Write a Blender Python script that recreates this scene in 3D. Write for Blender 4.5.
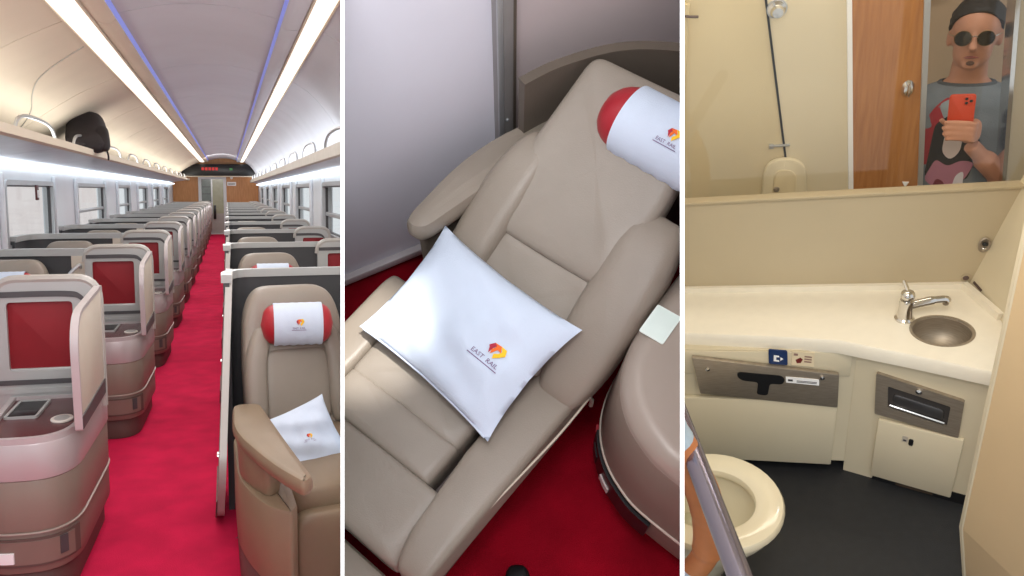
import bpy, bmesh, math, random
from mathutils import Matrix, Vector, noise
from mathutils.bvhtree import BVHTree
random.seed(7)
PI = math.pi
R = math.radians
S = bpy.context.scene
COL = S.collection
for _o in list(bpy.data.objects): bpy.data.objects.remove(_o)

# ------------------------------------------------------------------ camera, world, light, exposure
F, PX, PY = 800.0, 400.0, 288.0                       # focal length and principal point for a 1024 x 576 frame
EYE = Vector((0, 0, 1.6))
AL = math.atan(98/800); PS = math.atan(173/800*math.cos(AL))
CR = Vector((math.cos(PS), -math.sin(PS), 0))
CF = Vector((math.sin(PS)*math.cos(AL), math.cos(PS)*math.cos(AL), -math.sin(AL)))
CU = CR.cross(CF)
cam = bpy.data.cameras.new('camera'); camo = bpy.data.objects.new('camera', cam); COL.objects.link(camo)
cam.sensor_width = 36; cam.sensor_fit = 'HORIZONTAL'; cam.lens = F/1024*36; cam.shift_x = (512-PX)/1024; cam.clip_start = .02; cam.clip_end = 200
camo.matrix_world = Matrix(((CR.x, CU.x, -CF.x, EYE.x), (CR.y, CU.y, -CF.y, EYE.y), (CR.z, CU.z, -CF.z, EYE.z), (0, 0, 0, 1)))
S.camera = camo
S.view_settings.view_transform = 'Standard'; S.view_settings.look = 'None'; S.view_settings.gamma = 1
S.view_settings.use_curve_mapping = False; S.view_settings.exposure = 0.0
W = bpy.data.worlds.new('sky'); S.world = W; W.use_nodes = True
W.node_tree.nodes['Background'].inputs[0].default_value = (.93, .97, 1, 1)
W.node_tree.nodes['Background'].inputs[1].default_value = .85

def ray(x, y): return ((x-PX)*CR + (PY-y)*CU + F*CF).normalized()
def frame(cx, cy, beta, roll, H, yaw):                # a room's own frame (z up, y away from the viewer)
    p = ray(cx, cy); r = p.cross(CU).normalized(); u = r.cross(p)
    c, s = math.cos(roll), math.sin(roll); r, u = c*r+s*u, c*u-s*r
    y = math.cos(beta)*p+math.sin(beta)*u; z = r.cross(y)
    c, s = math.cos(yaw), math.sin(yaw); x, y = c*r+s*y, c*y-s*r
    o = EYE-H*z
    return Matrix(((x.x, y.x, z.x, o.x), (x.y, y.y, z.y, o.y), (x.z, y.z, z.z, o.z), (0, 0, 0, 1)))
M1 = Matrix.Identity(4)                                # the carriage
M2 = frame(512, 288, R(60), 0, 2.65, 0)                # the seat corner, tipped towards the viewer
M3 = frame(852, 288, R(36), R(-5.5), 2.71, R(11))      # the washroom
ROOM = [M1]; ROOMK = [1]; OWN = {}
def room(k): ROOM[0] = (None, M1, M2, M3)[k]; ROOMK[0] = k

def light(name, kind, M, loc, aim, energy, color, size=.5, sy=None, spot=None, blend=.3, spread=None):
    l = bpy.data.lights.new(name, kind); l.energy = energy; l.color = color
    if kind == 'AREA':
        l.size = size
        if sy: l.shape = 'RECTANGLE'; l.size_y = sy
        if spread: l.spread = spread
    elif kind != 'SUN': l.shadow_soft_size = size
    if spot: l.spot_size = spot; l.spot_blend = blend
    o = bpy.data.objects.new(name, l); COL.objects.link(o)
    a = M @ Vector(loc); b = M @ Vector(aim); d = (b-a).normalized()
    o.matrix_world = Matrix.Translation(a) @ d.to_track_quat('-Z', 'Y').to_matrix().to_4x4()
    if sy and sy > 2:                                    # long fill lights run along the carriage
        z = -d; y = Vector((0, 1, 0)); y = (y-z*y.dot(z)).normalized(); x = y.cross(z)
        o.matrix_world = Matrix(((x.x, y.x, z.x, a.x), (x.y, y.y, z.y, a.y), (x.z, y.z, z.z, a.z), (0, 0, 0, 1)))
    return o
light('washroom_ceiling_lamp', 'AREA', M3, (.45, 1.75, 2.15), (.45, 2.1, 0), 8.5, (1, .90, .74), .5, .4)
light('man_fill', 'AREA', M3, (1.05, 3.30, 2.2), (1.0, 3.5, 1.0), 2.5, (.92, .96, 1), .4, .15)  # added light to brighten the man, not a known corridor fitting
light('mirror_side_fill', 'AREA', M3, (.5, 3.05, 2.1), (.5, 3.2, 0), 4.0, (1, .92, .78), .8, .25)  # added to light the space built behind the mirror pane
light('seat_corner_fill', 'AREA', M2, (-.03, .5, 3.0), (-.1, 1.4, .4), 34.0, (.95, .97, 1), .7, .7)  # added flat fill near the eye, brightens the whole seat corner
light('sun_through_window', 'SPOT', M2, (.1, 1.0, 2.9), (-.45, 1.08, .5), 420.0, (1, .97, .92), .03, None, R(12), .9)
light('end_wall_fill', 'AREA', M1, (-.3, 26.0, 2.3), (-.3, 29.5, 1.4), 14.0, (1, .96, .9), .8, .8)  # added to brighten the orange end wall, no fitting there
light('carriage_fill', 'AREA', M1, (-.16, 14.0, 2.52), (-.16, 14, 0), 210.0, (1, .98, .95), .8, 26.0)  # added downward fill between the ceiling strips, which are the real lamps
light('ceiling_fill', 'AREA', M1, (-1.45, 15.0, 2.02), (-1.2, 15, 3), 60.0, (1, .96, .9), .2, 29.0)  # added upward fill to brighten the ceiling, not a rack fitting
light('ceiling_fill', 'AREA', M1, (.95, 18.6, 1.98), (.7, 18.6, 3), 48.0, (.95, .97, 1), .2, 22.5)  # same added fill above the empty rack

# ------------------------------------------------------------------ materials
def lin(c): return tuple(((v/255)/12.92 if v/255 <= .04045 else ((v/255+.055)/1.055)**2.4) for v in c)
MC = {}
def mat(name, c, rough=.5, metal=0, var=.06, scale=8, bump=0, bscale=120, emit=0, spec=.5, stretch=None, coat=0):
    if name in MC: return MC[name]
    m = bpy.data.materials.new(name); m.use_nodes = True; nt = m.node_tree; b = nt.nodes['Principled BSDF']
    L = lin(c)
    b.inputs['Roughness'].default_value = rough; b.inputs['Metallic'].default_value = metal
    b.inputs['Specular IOR Level'].default_value = spec; b.inputs['Coat Weight'].default_value = coat
    tc = nt.nodes.new('ShaderNodeTexCoord'); mp = nt.nodes.new('ShaderNodeMapping')
    nt.links.new(tc.outputs['Object'], mp.inputs[0])
    if stretch: mp.inputs['Scale'].default_value = stretch
    n = nt.nodes.new('ShaderNodeTexNoise'); n.inputs['Scale'].default_value = scale; n.inputs['Detail'].default_value = 4
    nt.links.new(mp.outputs[0], n.inputs['Vector'])
    rp = nt.nodes.new('ShaderNodeValToRGB'); rp.color_ramp.elements[0].position = .3; rp.color_ramp.elements[1].position = .7
    rp.color_ramp.elements[0].color = tuple(max(0, v*(1-var)) for v in L)+(1,)
    rp.color_ramp.elements[1].color = tuple(min(1, v*(1+var)) for v in L)+(1,)
    nt.links.new(n.outputs[0], rp.inputs[0]); nt.links.new(rp.outputs[0], b.inputs['Base Color'])
    if bump:
        n2 = nt.nodes.new('ShaderNodeTexNoise'); n2.inputs['Scale'].default_value = bscale; n2.inputs['Detail'].default_value = 5
        nt.links.new(mp.outputs[0], n2.inputs['Vector'])
        bp = nt.nodes.new('ShaderNodeBump'); bp.inputs['Strength'].default_value = bump; bp.inputs['Distance'].default_value = .01
        nt.links.new(n2.outputs[0], bp.inputs['Height']); nt.links.new(bp.outputs[0], b.inputs['Normal'])
    if emit:
        b.inputs['Emission Color'].default_value = L+(1,); b.inputs['Emission Strength'].default_value = emit
    MC[name] = m; return m
def glass(name, tint=(1, 1, 1), gl=.06, rough=.02):
    if name in MC: return MC[name]
    m = bpy.data.materials.new(name); m.use_nodes = True; nt = m.node_tree; nt.nodes.clear()
    o = nt.nodes.new('ShaderNodeOutputMaterial'); mx = nt.nodes.new('ShaderNodeMixShader'); t = nt.nodes.new('ShaderNodeBsdfTransparent'); g = nt.nodes.new('ShaderNodeBsdfGlossy')
    t.inputs[0].default_value = tint+(1,); g.inputs['Roughness'].default_value = rough; mx.inputs[0].default_value = gl
    nt.links.new(t.outputs[0], mx.inputs[1]); nt.links.new(g.outputs[0], mx.inputs[2]); nt.links.new(mx.outputs[0], o.inputs[0])
    MC[name] = m; return m
def wood(name, c1, c2, sc=(2, 2, .25)):
    m = mat(name, c1, .45, 0, .05, 14, .05, 60, stretch=sc)
    e = [n for n in m.node_tree.nodes if n.type == 'VALTORGB'][0].color_ramp.elements
    e[0].color = lin(c1)+(1,); e[1].color = lin(c2)+(1,)
    return m
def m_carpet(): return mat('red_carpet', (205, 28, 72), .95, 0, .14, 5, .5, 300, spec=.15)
m_leather = mat('taupe_leather', (148, 138, 126), .42, 0, .05, 5, .10, 260)
m_leather2 = mat('taupe_leather_warm', (143, 132, 119), .42, 0, .05, 5, .10, 260)
m_tan = mat('tan_leather', (134, 115, 92), .45, 0, .06, 6, .10, 260)
m_redleather = mat('red_leather', (172, 34, 46), .4, 0, .08, 6, .08, 260)
m_cotton = mat('white_cotton', (208, 219, 235), .9, 0, .02, 10, .25, 420, spec=.1)
m_silver = mat('silver_plastic', (182, 183, 181), .35, .25, .03, 4)
m_mauve = mat('mauve_silver_plastic', (192, 184, 184), .35, .2, .03, 4)
m_brown = mat('brown_grey_plastic', (140, 126, 114), .42, .05, .04, 4)
m_brown2 = mat('lower_brown_plastic', (128, 108, 98), .45, .0, .05, 4)
m_base = mat('dark_brown_base', (96, 78, 72), .55, 0, .05, 4)
m_maroon = mat('maroon_tray', (84, 38, 40), .25, 0, .08, 5)
m_dark = mat('charcoal_shell', (66, 66, 68), .45, 0, .06, 3, .05, 200)
m_black = mat('black_plastic', (22, 22, 24), .35)
m_groove = mat('dark_grey_groove', (78, 76, 78), .4)
m_redpad = mat('red_fabric_pad', (142, 20, 32), .6, 0, .08, 8, .1, 300)
m_wing = mat('cream_grey_panel', (206, 196, 180), .4, 0, .03, 3)
m_cream = mat('cream_ceiling_panel', (222, 210, 190), .85, 0, .03, 2)
m_ceil = mat('pale_grey_ceiling', (206, 210, 218), .85, 0, .04, 1.5)
m_wallw = mat('pale_carriage_wall', (222, 226, 230), .5, 0, .03, 2)
m_alu = mat('aluminium', (190, 192, 194), .35, .6, .03, 6)
m_chrome = mat('chrome', (215, 212, 208), .14, 1, .02, 5)
m_steel = mat('brushed_steel', (168, 156, 140), .5, .75, .12, 30, .05, 200, stretch=(1, 1, 12))
m_lampw = mat('warm_lamp_diffuser', (255, 246, 232), .5, emit=1.15)
m_lampc = mat('cool_lamp_diffuser', (240, 248, 255), .5, emit=2.6)
m_led = mat('blue_led', (128, 142, 232), .5, emit=.38)
m_orange = wood('orange_wood_laminate', (188, 128, 76), (206, 148, 94))
m_wooddoor = wood('oak_laminate', (166, 108, 58), (186, 128, 74), (6, 6, .4))
m_white = mat('white_painted', (246, 246, 246), .6, 0, .01, 3)
m_gl = glass('clear_pane', (.97, .98, .98), .05)
m_post = mat('white_partition_paint', (255, 255, 255), .8, 0, 0, 3, spec=.1)
m_purple = mat('lavender_panel', (226, 223, 233), .35, 0, .03, 2)
m_pinkgrey = mat('pinkish_grey_panel', (206, 192, 192), .5, 0, .03, 2)
m_shell2 = mat('dark_taupe_shell', (100, 90, 80), .5, 0, .05, 3, .05, 200)
m_wash = mat('washroom_cream', (212, 200, 172), .42, 0, .025, 3)
m_wash2 = mat('washroom_beige', (186, 171, 142), .45, 0, .025, 3)
m_counter = mat('solid_surface_counter', (238, 230, 212), .3, 0, .02, 25)
m_floor3 = mat('black_vinyl_floor', (30, 31, 34), .5, 0, .15, 30, .2, 300)
m_porc = mat('ivory_porcelain', (226, 216, 188), .12, 0, .01, 3, coat=.5)
m_skin = mat('skin', (196, 140, 112), .55, 0, .06, 12)
m_logoY = mat('logo_yellow', (246, 196, 40), .8); m_logoO = mat('logo_orange', (238, 110, 40), .8); m_logoR = mat('logo_red', (176, 40, 60), .8)
m_logoT = mat('logo_lettering', (120, 90, 130), .8)

# ------------------------------------------------------------------ geometry helpers
def ob(name, bm, m, parent=None, M=None, smooth=True, label=None, cat=None, kind=None, group=None, ang=40):
    if isinstance(bm, bmesh.types.BMesh):
        bmesh.ops.recalc_face_normals(bm, faces=bm.faces[:])
        me = bpy.data.meshes.new(name); bm.to_mesh(me); bm.free()
    else: me = bm
    if smooth:
        me.polygons.foreach_set('use_smooth', [True]*len(me.polygons)); me.set_sharp_from_angle(angle=R(ang))
    if not me.materials:
        for q in (m if isinstance(m, (list, tuple)) else [m]): me.materials.append(q)
    o = bpy.data.objects.new(name, me); COL.objects.link(o); OWN[o] = ROOMK[0]
    if parent:
        o.parent = parent
        if M is not None: o.matrix_basis = M
    else: o.matrix_basis = ROOM[0] @ (M if M is not None else Matrix.Identity(4))
    if label: o['label'] = label
    if cat: o['category'] = cat
    if kind: o['kind'] = kind
    if group: o['group'] = group
    return o
def st(name, bm, m, parent=None, **k): return ob(name, bm, m, parent, kind=None if parent else 'structure', **k)
def thing(name, label, cat, loc=(0, 0, 0), rz=0, group=None, M=None):
    o = bpy.data.objects.new(name, None); o.empty_display_size = .1; COL.objects.link(o); OWN[o] = ROOMK[0]
    o.matrix_basis = ROOM[0] @ (M if M is not None else Matrix.Translation(loc) @ Matrix.Rotation(rz, 4, 'Z'))
    o['label'] = label; o['category'] = cat
    if group: o['group'] = group
    return o
def copy_tree(o, parent=None):
    c = o.copy(); COL.objects.link(c); OWN[c] = OWN[o]
    if parent: c.parent = parent
    for ch in list(o.children): copy_tree(ch, c)
    return c
B = bmesh.new
def cr(pts, n=6, closed=False):                        # smooth curve through points
    P = [Vector(p) for p in pts]; out = []; N = len(P)
    for i in range(N if closed else N-1):
        a, b, c, d = (P[(i-1) % N], P[i], P[(i+1) % N], P[(i+2) % N]) if closed else (P[max(i-1, 0)], P[i], P[i+1], P[min(i+2, N-1)])
        for k in range(n):
            t = k/n
            out.append(.5*((2*b)+(c-a)*t+(2*a-5*b+4*c-d)*t*t+(3*b-a-3*c+d)*t**3))
    if not closed: out.append(P[-1])
    return out
def rpoly(pts, r, n=5):                                # polygon with rounded corners (r: number or list)
    out = []; N = len(pts)
    for i, p in enumerate(pts):
        p = Vector(p); a = Vector(pts[i-1]); c = Vector(pts[(i+1) % N]); rr = r[i] if isinstance(r, (list, tuple)) else r
        if rr <= 0: out += [p.copy()]*1 if not isinstance(r, (list, tuple)) else [p.copy()]; continue
        u = (a-p).normalized()*min(rr, (a-p).length*.5); v = (c-p).normalized()*min(rr, (c-p).length*.5)
        for k in range(n+1):
            t = k/n; out.append((p+u)*(1-t)**2+2*p*t*(1-t)+(p+v)*t*t)
    return out
def rect(x0, x1, y0, y1): return [(x0, y0), (x1, y0), (x1, y1), (x0, y1)]
def offs(pts, d):                                      # inset a ccw or cw polygon by d
    P = [Vector(p[:2]) for p in pts]; N = len(P)
    ar = sum(P[i].x*P[(i+1) % N].y-P[(i+1) % N].x*P[i].y for i in range(N)); sg = 1 if ar > 0 else -1
    out = []
    for i in range(N):
        j = i-1
        while (P[i]-P[j]).length < 1e-6 and j > i-N: j -= 1
        k = i+1
        while (P[k % N]-P[i]).length < 1e-6 and k < i+N: k += 1
        e1 = (P[i]-P[j]).normalized(); e2 = (P[k % N]-P[i]).normalized()
        n1 = Vector((-e1.y, e1.x)); n2 = Vector((-e2.y, e2.x)); nn = n1+n2
        if nn.length < 1e-6: nn = n1.copy()
        nn.normalize(); out.append(P[i]+nn*sg*d/max(.4, nn.dot(n1)))
    return out
XY = lambda a, b, h: (a, b, h)
XZ = lambda a, b, h: (a, h, b)                         # outline in x,z ; extruded along y
YZ = lambda a, b, h: (h, a, b)
def loft(bm, rings, cap=True, closed=True):
    V = [[bm.verts.new(p) for p in r] for r in rings]; n = len(V[0])
    for a, b in zip(V, V[1:]):
        for i in range(n if closed else n-1):
            j = (i+1) % n
            try: bm.faces.new((a[i], a[j], b[j], b[i]))
            except ValueError: pass
    if cap and closed:
        for r in (V[0], V[-1]):
            try: bm.faces.new(r)
            except ValueError: pass
    return V
def prism(bm, pts, h0, h1, f=XY, bev=0, tin=0):        # outline swept h0..h1 with softened edges; tin = inset at h1
    if h1 < h0: h0, h1 = h1, h0
    b = min(bev, (h1-h0)*.49)
    hs = [(h0, 0), (h1, tin)] if b <= 0 else [(h0, b), (h0+b*.3, b*.3), (h0+b, 0), (h1-b, tin), (h1-b*.3, tin+b*.3), (h1, tin+b)]
    loft(bm, [[f(p.x, p.y, h) for p in (offs(pts, d) if d else [Vector(q[:2]) for q in pts])] for h, d in hs])
    return bm
def ring(bm, outer, inner, h0, h1, f=XY):
    n = len(outer)
    assert n == len(inner)
    loops = [[f(p[0], p[1], h0) for p in outer], [f(p[0], p[1], h1) for p in outer], [f(p[0], p[1], h1) for p in inner], [f(p[0], p[1], h0) for p in inner]]
    loft(bm, loops+[loops[0]], cap=False); bmesh.ops.remove_doubles(bm, verts=bm.verts[:], dist=1e-6)
    return bm
def box(bm, x0, x1, y0, y1, z0, z1, bev=0):
    return prism(bm, rpoly(rect(x0, x1, y0, y1), bev, 2) if bev else rect(x0, x1, y0, y1), z0, z1, XY, bev)
def tube(bm, pts, r, n=8, cap=True):
    P = [Vector(p) for p in pts]; rings = []; up = None
    for i, p in enumerate(P):
        t = (P[min(i+1, len(P)-1)]-P[max(i-1, 0)]).normalized()
        if up is None: up = t.orthogonal().normalized()
        up = (up-t*up.dot(t)).normalized(); s = t.cross(up); rr = r[i] if isinstance(r, (list, tuple)) else r
        rings.append([p+rr*(math.cos(2*PI*k/n)*up+math.sin(2*PI*k/n)*s) for k in range(n)])
    loft(bm, rings, cap); return bm
def lathe(bm, prof, n=24, M=Matrix.Identity(4)):       # profile (r,z)
    loft(bm, [[M @ Vector((max(r, 1e-5)*math.cos(2*PI*k/n), max(r, 1e-5)*math.sin(2*PI*k/n), z)) for k in range(n)] for r, z in prof], cap=False); return bm
def sp(v, e): return math.copysign(abs(v)**e, v)
def sq(bm, c, s, e1=.35, e2=.35, nu=28, nv=16, fn=None): # rounded cushion block (superellipsoid), s = full size
    rings = []
    for j in range(nv+1):
        ph = -PI/2+PI*j/nv; rr = []
        for i in range(nu):
            th = 2*PI*i/nu
            p = Vector((s[0]/2*sp(math.cos(ph), e1)*sp(math.cos(th), e2), s[1]/2*sp(math.cos(ph), e1)*sp(math.sin(th), e2), s[2]/2*sp(math.sin(ph), e1)))
            if fn: p = Vector(fn(p))
            rr.append(p+Vector(c))
        rings.append(rr)
    loft(bm, rings); return bm
def wallstrip(bm, path, z0, z1, th):                   # vertical curved wall along a plan path
    P = [Vector((p[0], p[1])) for p in path]; A = []; C = []
    for i, p in enumerate(P):
        t = (P[min(i+1, len(P)-1)]-P[max(i-1, 0)]).normalized(); n = Vector((-t.y, t.x))*th/2
        A.append(p+n); C.append(p-n)
    prism(bm, A+C[::-1], z0, z1); return bm
def rotM(loc, rx=0, ry=0, rz=0):
    return Matrix.Translation(loc) @ Matrix.Rotation(rz, 4, 'Z') @ Matrix.Rotation(ry, 4, 'Y') @ Matrix.Rotation(rx, 4, 'X')
def xf(bm, M): bmesh.ops.transform(bm, matrix=M, verts=bm.verts[:]); return bm
GLY = {}
def text_bm(s, size, f, depth=.0006):                  # flat lettering mapped by f(u,v,h)
    cu = bpy.data.curves.new('t', 'FONT'); cu.body = s; cu.size = size; cu.align_x = 'CENTER'; cu.resolution_u = 2
    o = bpy.data.objects.new('t', cu); COL.objects.link(o); bpy.context.view_layer.update()
    me = bpy.data.meshes.new_from_object(o.evaluated_get(bpy.context.evaluated_depsgraph_get()))
    bpy.data.objects.remove(o); bm = B(); bm.from_mesh(me)
    for v in bm.verts: v.co = Vector(f(v.co.x, v.co.y, depth))
    bpy.data.meshes.remove(me); return bm
def logo(parent, f, s):                                # emblem of three folded chevrons over a line of lettering; f maps (u,v,h) on the cloth
    def poly(name, pts, m):
        bm = B(); prism(bm, [(x*s, y*s) for x, y in pts], .0004, .0014, f); return ob(name, bm, m, parent, smooth=False)
    poly('emblem', [(-.42, .62), (-.22, .95), (.08, .95), (-.1, .62), (-.1, .15), (-.3, .5)], m_logoR)
    poly('emblem', [(-.22, .95), (.25, 1.0), (.52, .62), (.2, .66), (.02, .18), (-.12, .5), (.0, .72)], m_logoO)
    poly('emblem', [(.25, 1.0), (.68, 1.0), (.86, .62), (.6, .3), (.34, .0), (.2, .3), (.42, .52), (.52, .72)], m_logoY)
    ob('lettering', text_bm('EAST  RAIL', .42*s, lambda u, v, h: f(u, v-.42*s, .0012)), m_logoT, parent, smooth=False)
    bm = B(); prism(bm, [(-1.15*s, -.62*s), (1.15*s, -.62*s), (1.15*s, -.56*s), (-1.15*s, -.56*s)], .0004, .0012, f); ob('underline', bm, m_logoT, parent, smooth=False)

# ------------------------------------------------------------------ white partitions between the three sets
def slab4(a, b, c, d, th):
    n = (b-a).cross(d-a).normalized()*th/2; bm = B()
    loft(bm, [[p-n for p in (a, b, c, d)], [p+n for p in (a, b, c, d)]]); return bm
def at(px, py, dep): q = ray(px, py); return EYE+q*(dep/q.dot(CF))
room(1); CLIP = {}
for i, (c, w, deep) in enumerate(((342.5, 3.6, 9.5), (682.2, 4.0, 4.6))):
    a, b, c2, d = at(c, -30, .9), at(c, 610, .9), at(c, 610, deep), at(c, -30, deep)
    st('trim_%d' % (i+1), slab4(a, b, c2, d, w/F*.9), m_post, smooth=False)
    CLIP[i] = [((ray(c+o, 0).cross(ray(c+o, 500))).normalized()) for o in (-w*.3, w*.3)]

# ================================================================== ROOM 1: the carriage
room(1)
XL, XR, YE = -1.9, 1.125, 30.0
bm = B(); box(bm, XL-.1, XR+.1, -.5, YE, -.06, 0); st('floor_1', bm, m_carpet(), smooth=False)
WZ0, WZ1 = 1.07, 1.69
WINL = [(4.0, 5.9), (7.5, 9.5), (10.95, 13.35), (14.9, 16.7), (18.2, 20.25), (21.7, 23.7), (25.2, 27.2)]
WINR = [(3.6, 5.8), (7.25, 9.45), (10.9, 13.15), (14.4, 16.6), (17.9, 20.0), (21.4, 23.5), (24.9, 27.0)]
def side_wall(name, x, sgn, wins, n0):
    bm = B(); th = .09*sgn                              # wall around the window openings, built bay by bay
    lo, hi = 0, 2.06
    ys = [.6]+[v for w in wins for v in w]+[YE]
    xa, xb = sorted((x, x+th))
    box(bm, xa, xb, .6, YE, lo, WZ0); box(bm, xa, xb, .6, YE, WZ1, hi)
    for i in range(0, len(ys), 2): box(bm, xa, xb, ys[i], ys[i+1], WZ0, WZ1)
    w = st(name, bm, m_wallw, smooth=False)
    for k, (y0, y1) in enumerate(wins):
        o = rpoly(rect(y0, y1, WZ0, WZ1), .09, 5); q = offs(o, .045)
        bm = B(); ring(bm, o, q, x-.035*sgn, x+.07*sgn, YZ)
        t = st('window_%d' % (n0+k), bm, m_alu)
        bm = B(); ring(bm, offs(o, .04), offs(o, .06), x+.0*sgn, x+.03*sgn, YZ); st('gasket', bm, m_groove, t)
        bm = B(); box(bm, *sorted((x+.03*sgn, x+.038*sgn)), y0+.02, y1-.02, WZ0+.02, WZ1-.02); st('pane', bm, m_gl, t, smooth=False)
        if k != 1 or sgn > 0:
            bm = B(); box(bm, *sorted((x-.0*sgn, x+.05*sgn)), y0+.03, y1-.03, 1.30, 1.345, .008); st('crossbar', bm, m_alu, t)
        for ya in (y0-.10, y1+.04):
            bm = B(); box(bm, *sorted((x-.045*sgn, x)), ya, ya+.06, WZ0-.06, WZ1+.06, .015); st('jamb', bm, m_wallw, t)
    return w
side_wall('wall_left', XL, -1, WINL, 1); side_wall('wall_right', XR, 1, WINR, 11)
# buildings beyond the windows
bm = B(); box(bm, -9.3, -9, -5, 60, -1.5, 5); st('wall_outside', bm, mat('pale_pink_facade', (252, 238, 234), .9, 0, .06, .6), smooth=False)
t = thing('window_notice', 'small dark red notice hanging at the top of the nearest train window', 'notice', (XL+.05, 8.6, 1.56))
bm = B(); box(bm, -.008, .008, -.05, .05, -.06, .09, .004); ob('plate', bm, mat('dark_red_notice', (90, 40, 40), .5), t)
bm = B(); box(bm, .008, .011, -.025, .025, -.035, .04); ob('symbol', bm, m_white, t, smooth=False)
# ceiling: cove panels, lamp strips, centre panels
cl = bpy.data.objects.new('ceiling', None); COL.objects.link(cl); cl['kind'] = 'structure'
def strip(bm, prof, y0, y1, th=.02):                    # a profile (x,z) swept along y, with thickness upward
    P = [Vector(p) for p in prof]; up = [p+Vector((0, th)) for p in P]
    loft(bm, [[(p.x, y, p.y) for p in P+up[::-1]] for y in (y0, y1)]); return bm
covL = cr([(XL+.02, 1.98), (-1.72, 2.14), (-1.3, 2.42), (-.93, 2.60)], 4)
covR = cr([(.62, 2.60), (.82, 2.46), (1.02, 2.2), (XR-.02, 1.98)], 4)
inL = [(-.74, 2.60), (-.665, 2.595), (-.63, 2.62)]
inR = [(.36, 2.62), (.39, 2.60), (.47, 2.60)]
mid = cr([(-.62, 2.66), (-.35, 2.72), (-.13, 2.735), (.1, 2.72), (.355, 2.66)], 4)
seg = 2.42; y = .4; k = 0
while y < YE:
    y2 = min(y+seg-.012, YE)
    for prof, m, nm in ((covL, m_cream, 'cove_panel'), (covR, m_ceil, 'cove_panel'), (inL, m_cream, 'edge_panel'), (inR, m_ceil, 'edge_panel'), (mid, m_ceil, 'centre_panel')):
        bm = B(); strip(bm, prof, y, y2); ob(nm, bm, m, cl)
    y += seg
bm = B(); box(bm, XL, XR, .4, YE, 2.80, 2.84); ob('backing', bm, m_groove, cl, smooth=False)
for nm, x0, x1, lab in (('ceiling_lamp_strip', -.925, -.745, 'warm white lamp strip along the cream side of the carriage ceiling'),
                        ('ceiling_lamp_strip', .475, .615, 'warm white lamp strip along the grey side of the carriage ceiling')):
    t = thing(nm, lab, 'ceiling lamp', ((x0+x1)/2, .4, 2.6))
    w = (x1-x0)/2
    bm = B(); strip(bm, [(-w+.012, -.004), (0, -.012), (w-.012, -.004)], 0, YE-.5, .01); ob('diffuser', bm, m_lampw, t)
    for s in (-1, 1):
        bm = B(); box(bm, *sorted((s*w, s*(w-.012))), 0, YE-.5, -.012, .02); ob('side_profile', bm, m_cream, t, smooth=False)
for x, s, lab in ((-.625, 1, 'blue light line beside the cream ceiling edge'), (.357, -1, 'blue light line beside the grey ceiling edge')):
    bm = B(); strip(bm, [(x-.012, 2.624), (x+.012, 2.65)] if s > 0 else [(x-.012, 2.65), (x+.012, 2.624)], .4, YE-.6, .008)
    ob('led_strip', bm, m_led, smooth=False, label=lab, cat='light strip')
# curved seams on the cove panel above the rack
def cov_pt(x):                                          # height of the left cove at x
    for a, b in zip(covL, covL[1:]):
        if a[0] <= x <= b[0]: return a[1]+(b[1]-a[1])*(x-a[0])/(b[0]-a[0])
    return covL[-1][1]
pts = [(-.95, 6.05), (-1.15, 6.2), (-1.33, 6.4), (-1.45, 6.75), (-1.56, 7.2), (-1.70, 7.5), (-1.86, 7.6)]
bm = B(); tube(bm, [(x, y, cov_pt(x)-.004) for x, y in cr(pts, 4)], .005, 6); st('trim_5', bm, mat('seam_grey', (176, 172, 164), .6))
# luggage racks
def rack(lab, sgn, xo, xw, zlip0, zlip1, zw):
    t = thing('luggage_rack', lab, 'luggage rack', (xw, .6, 0))
    d = xo-xw; L = YE-1.6
    def pr(name, prof, m, y0=0, y1=L):
        bm = B(); loft(bm, [[(x, y, z) for x, z in prof] for y in (y0, y1)]); return ob(name, bm, m, t)
    n = int(L/2.1)
    for i in range(n):                                  # underside panels with joints
        pr('underside_panel', [(0, zw), (d*.93, zlip0+.005), (d*.93, zlip0+.02), (0, zw+.03)], mat('rack_underside', (196, 204, 214), .3, .1), i*2.1, i*2.1+2.085)
    pr('shelf', [(0, zw+.032), (d*.95, zlip0+.024), (d*.95, zlip1-.02), (0, zlip1-.06)], m_wallw)
    pr('lip', [(d*.93, zlip0), (d, zlip0+.01), (d*1.01, zlip1), (d*.95, zlip1+.004), (d*.93, zlip1-.02)], m_cream if sgn < 0 else mat('rack_lip', (206, 200, 188), .45))
    y = 1.0
    while y < L-2:                                      # hooped rails over the shelf
        bm = B(); tube(bm, cr([(d*.82, y, zlip1-.05), (d*.82, y+.12, zlip1+.08), (d*.82, y+.4, zlip1+.13), (d*.82, y+1.0, zlip1+.13), (d*.82, y+1.28, zlip1+.08), (d*.82, y+1.4, zlip1-.05)], 4), .014, 6)
        ob('rail', bm, m_alu, t); y += 2.1
    return t
rack('luggage rack above the windows beside the cream ceiling with a bag on it', -1, -1.26, XL, 1.925, 1.99, 1.845)
rack('empty luggage rack above the windows beside the grey ceiling', 1, .80, XR, 1.845, 1.945, 1.80)
for x0, x1, z, lab in ((XL+.02, XL+.10, 1.825, 'cool white lamp line under the rack with the bag'), (XR-.09, XR-.02, 1.782, 'cool white lamp line under the empty rack')):
    bm = B(); box(bm, x0, x1, .6, YE-.6, z-.022, z+.012, .008); ob('rack_lamp', bm, m_lampc, label=lab, cat='lamp')
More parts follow.
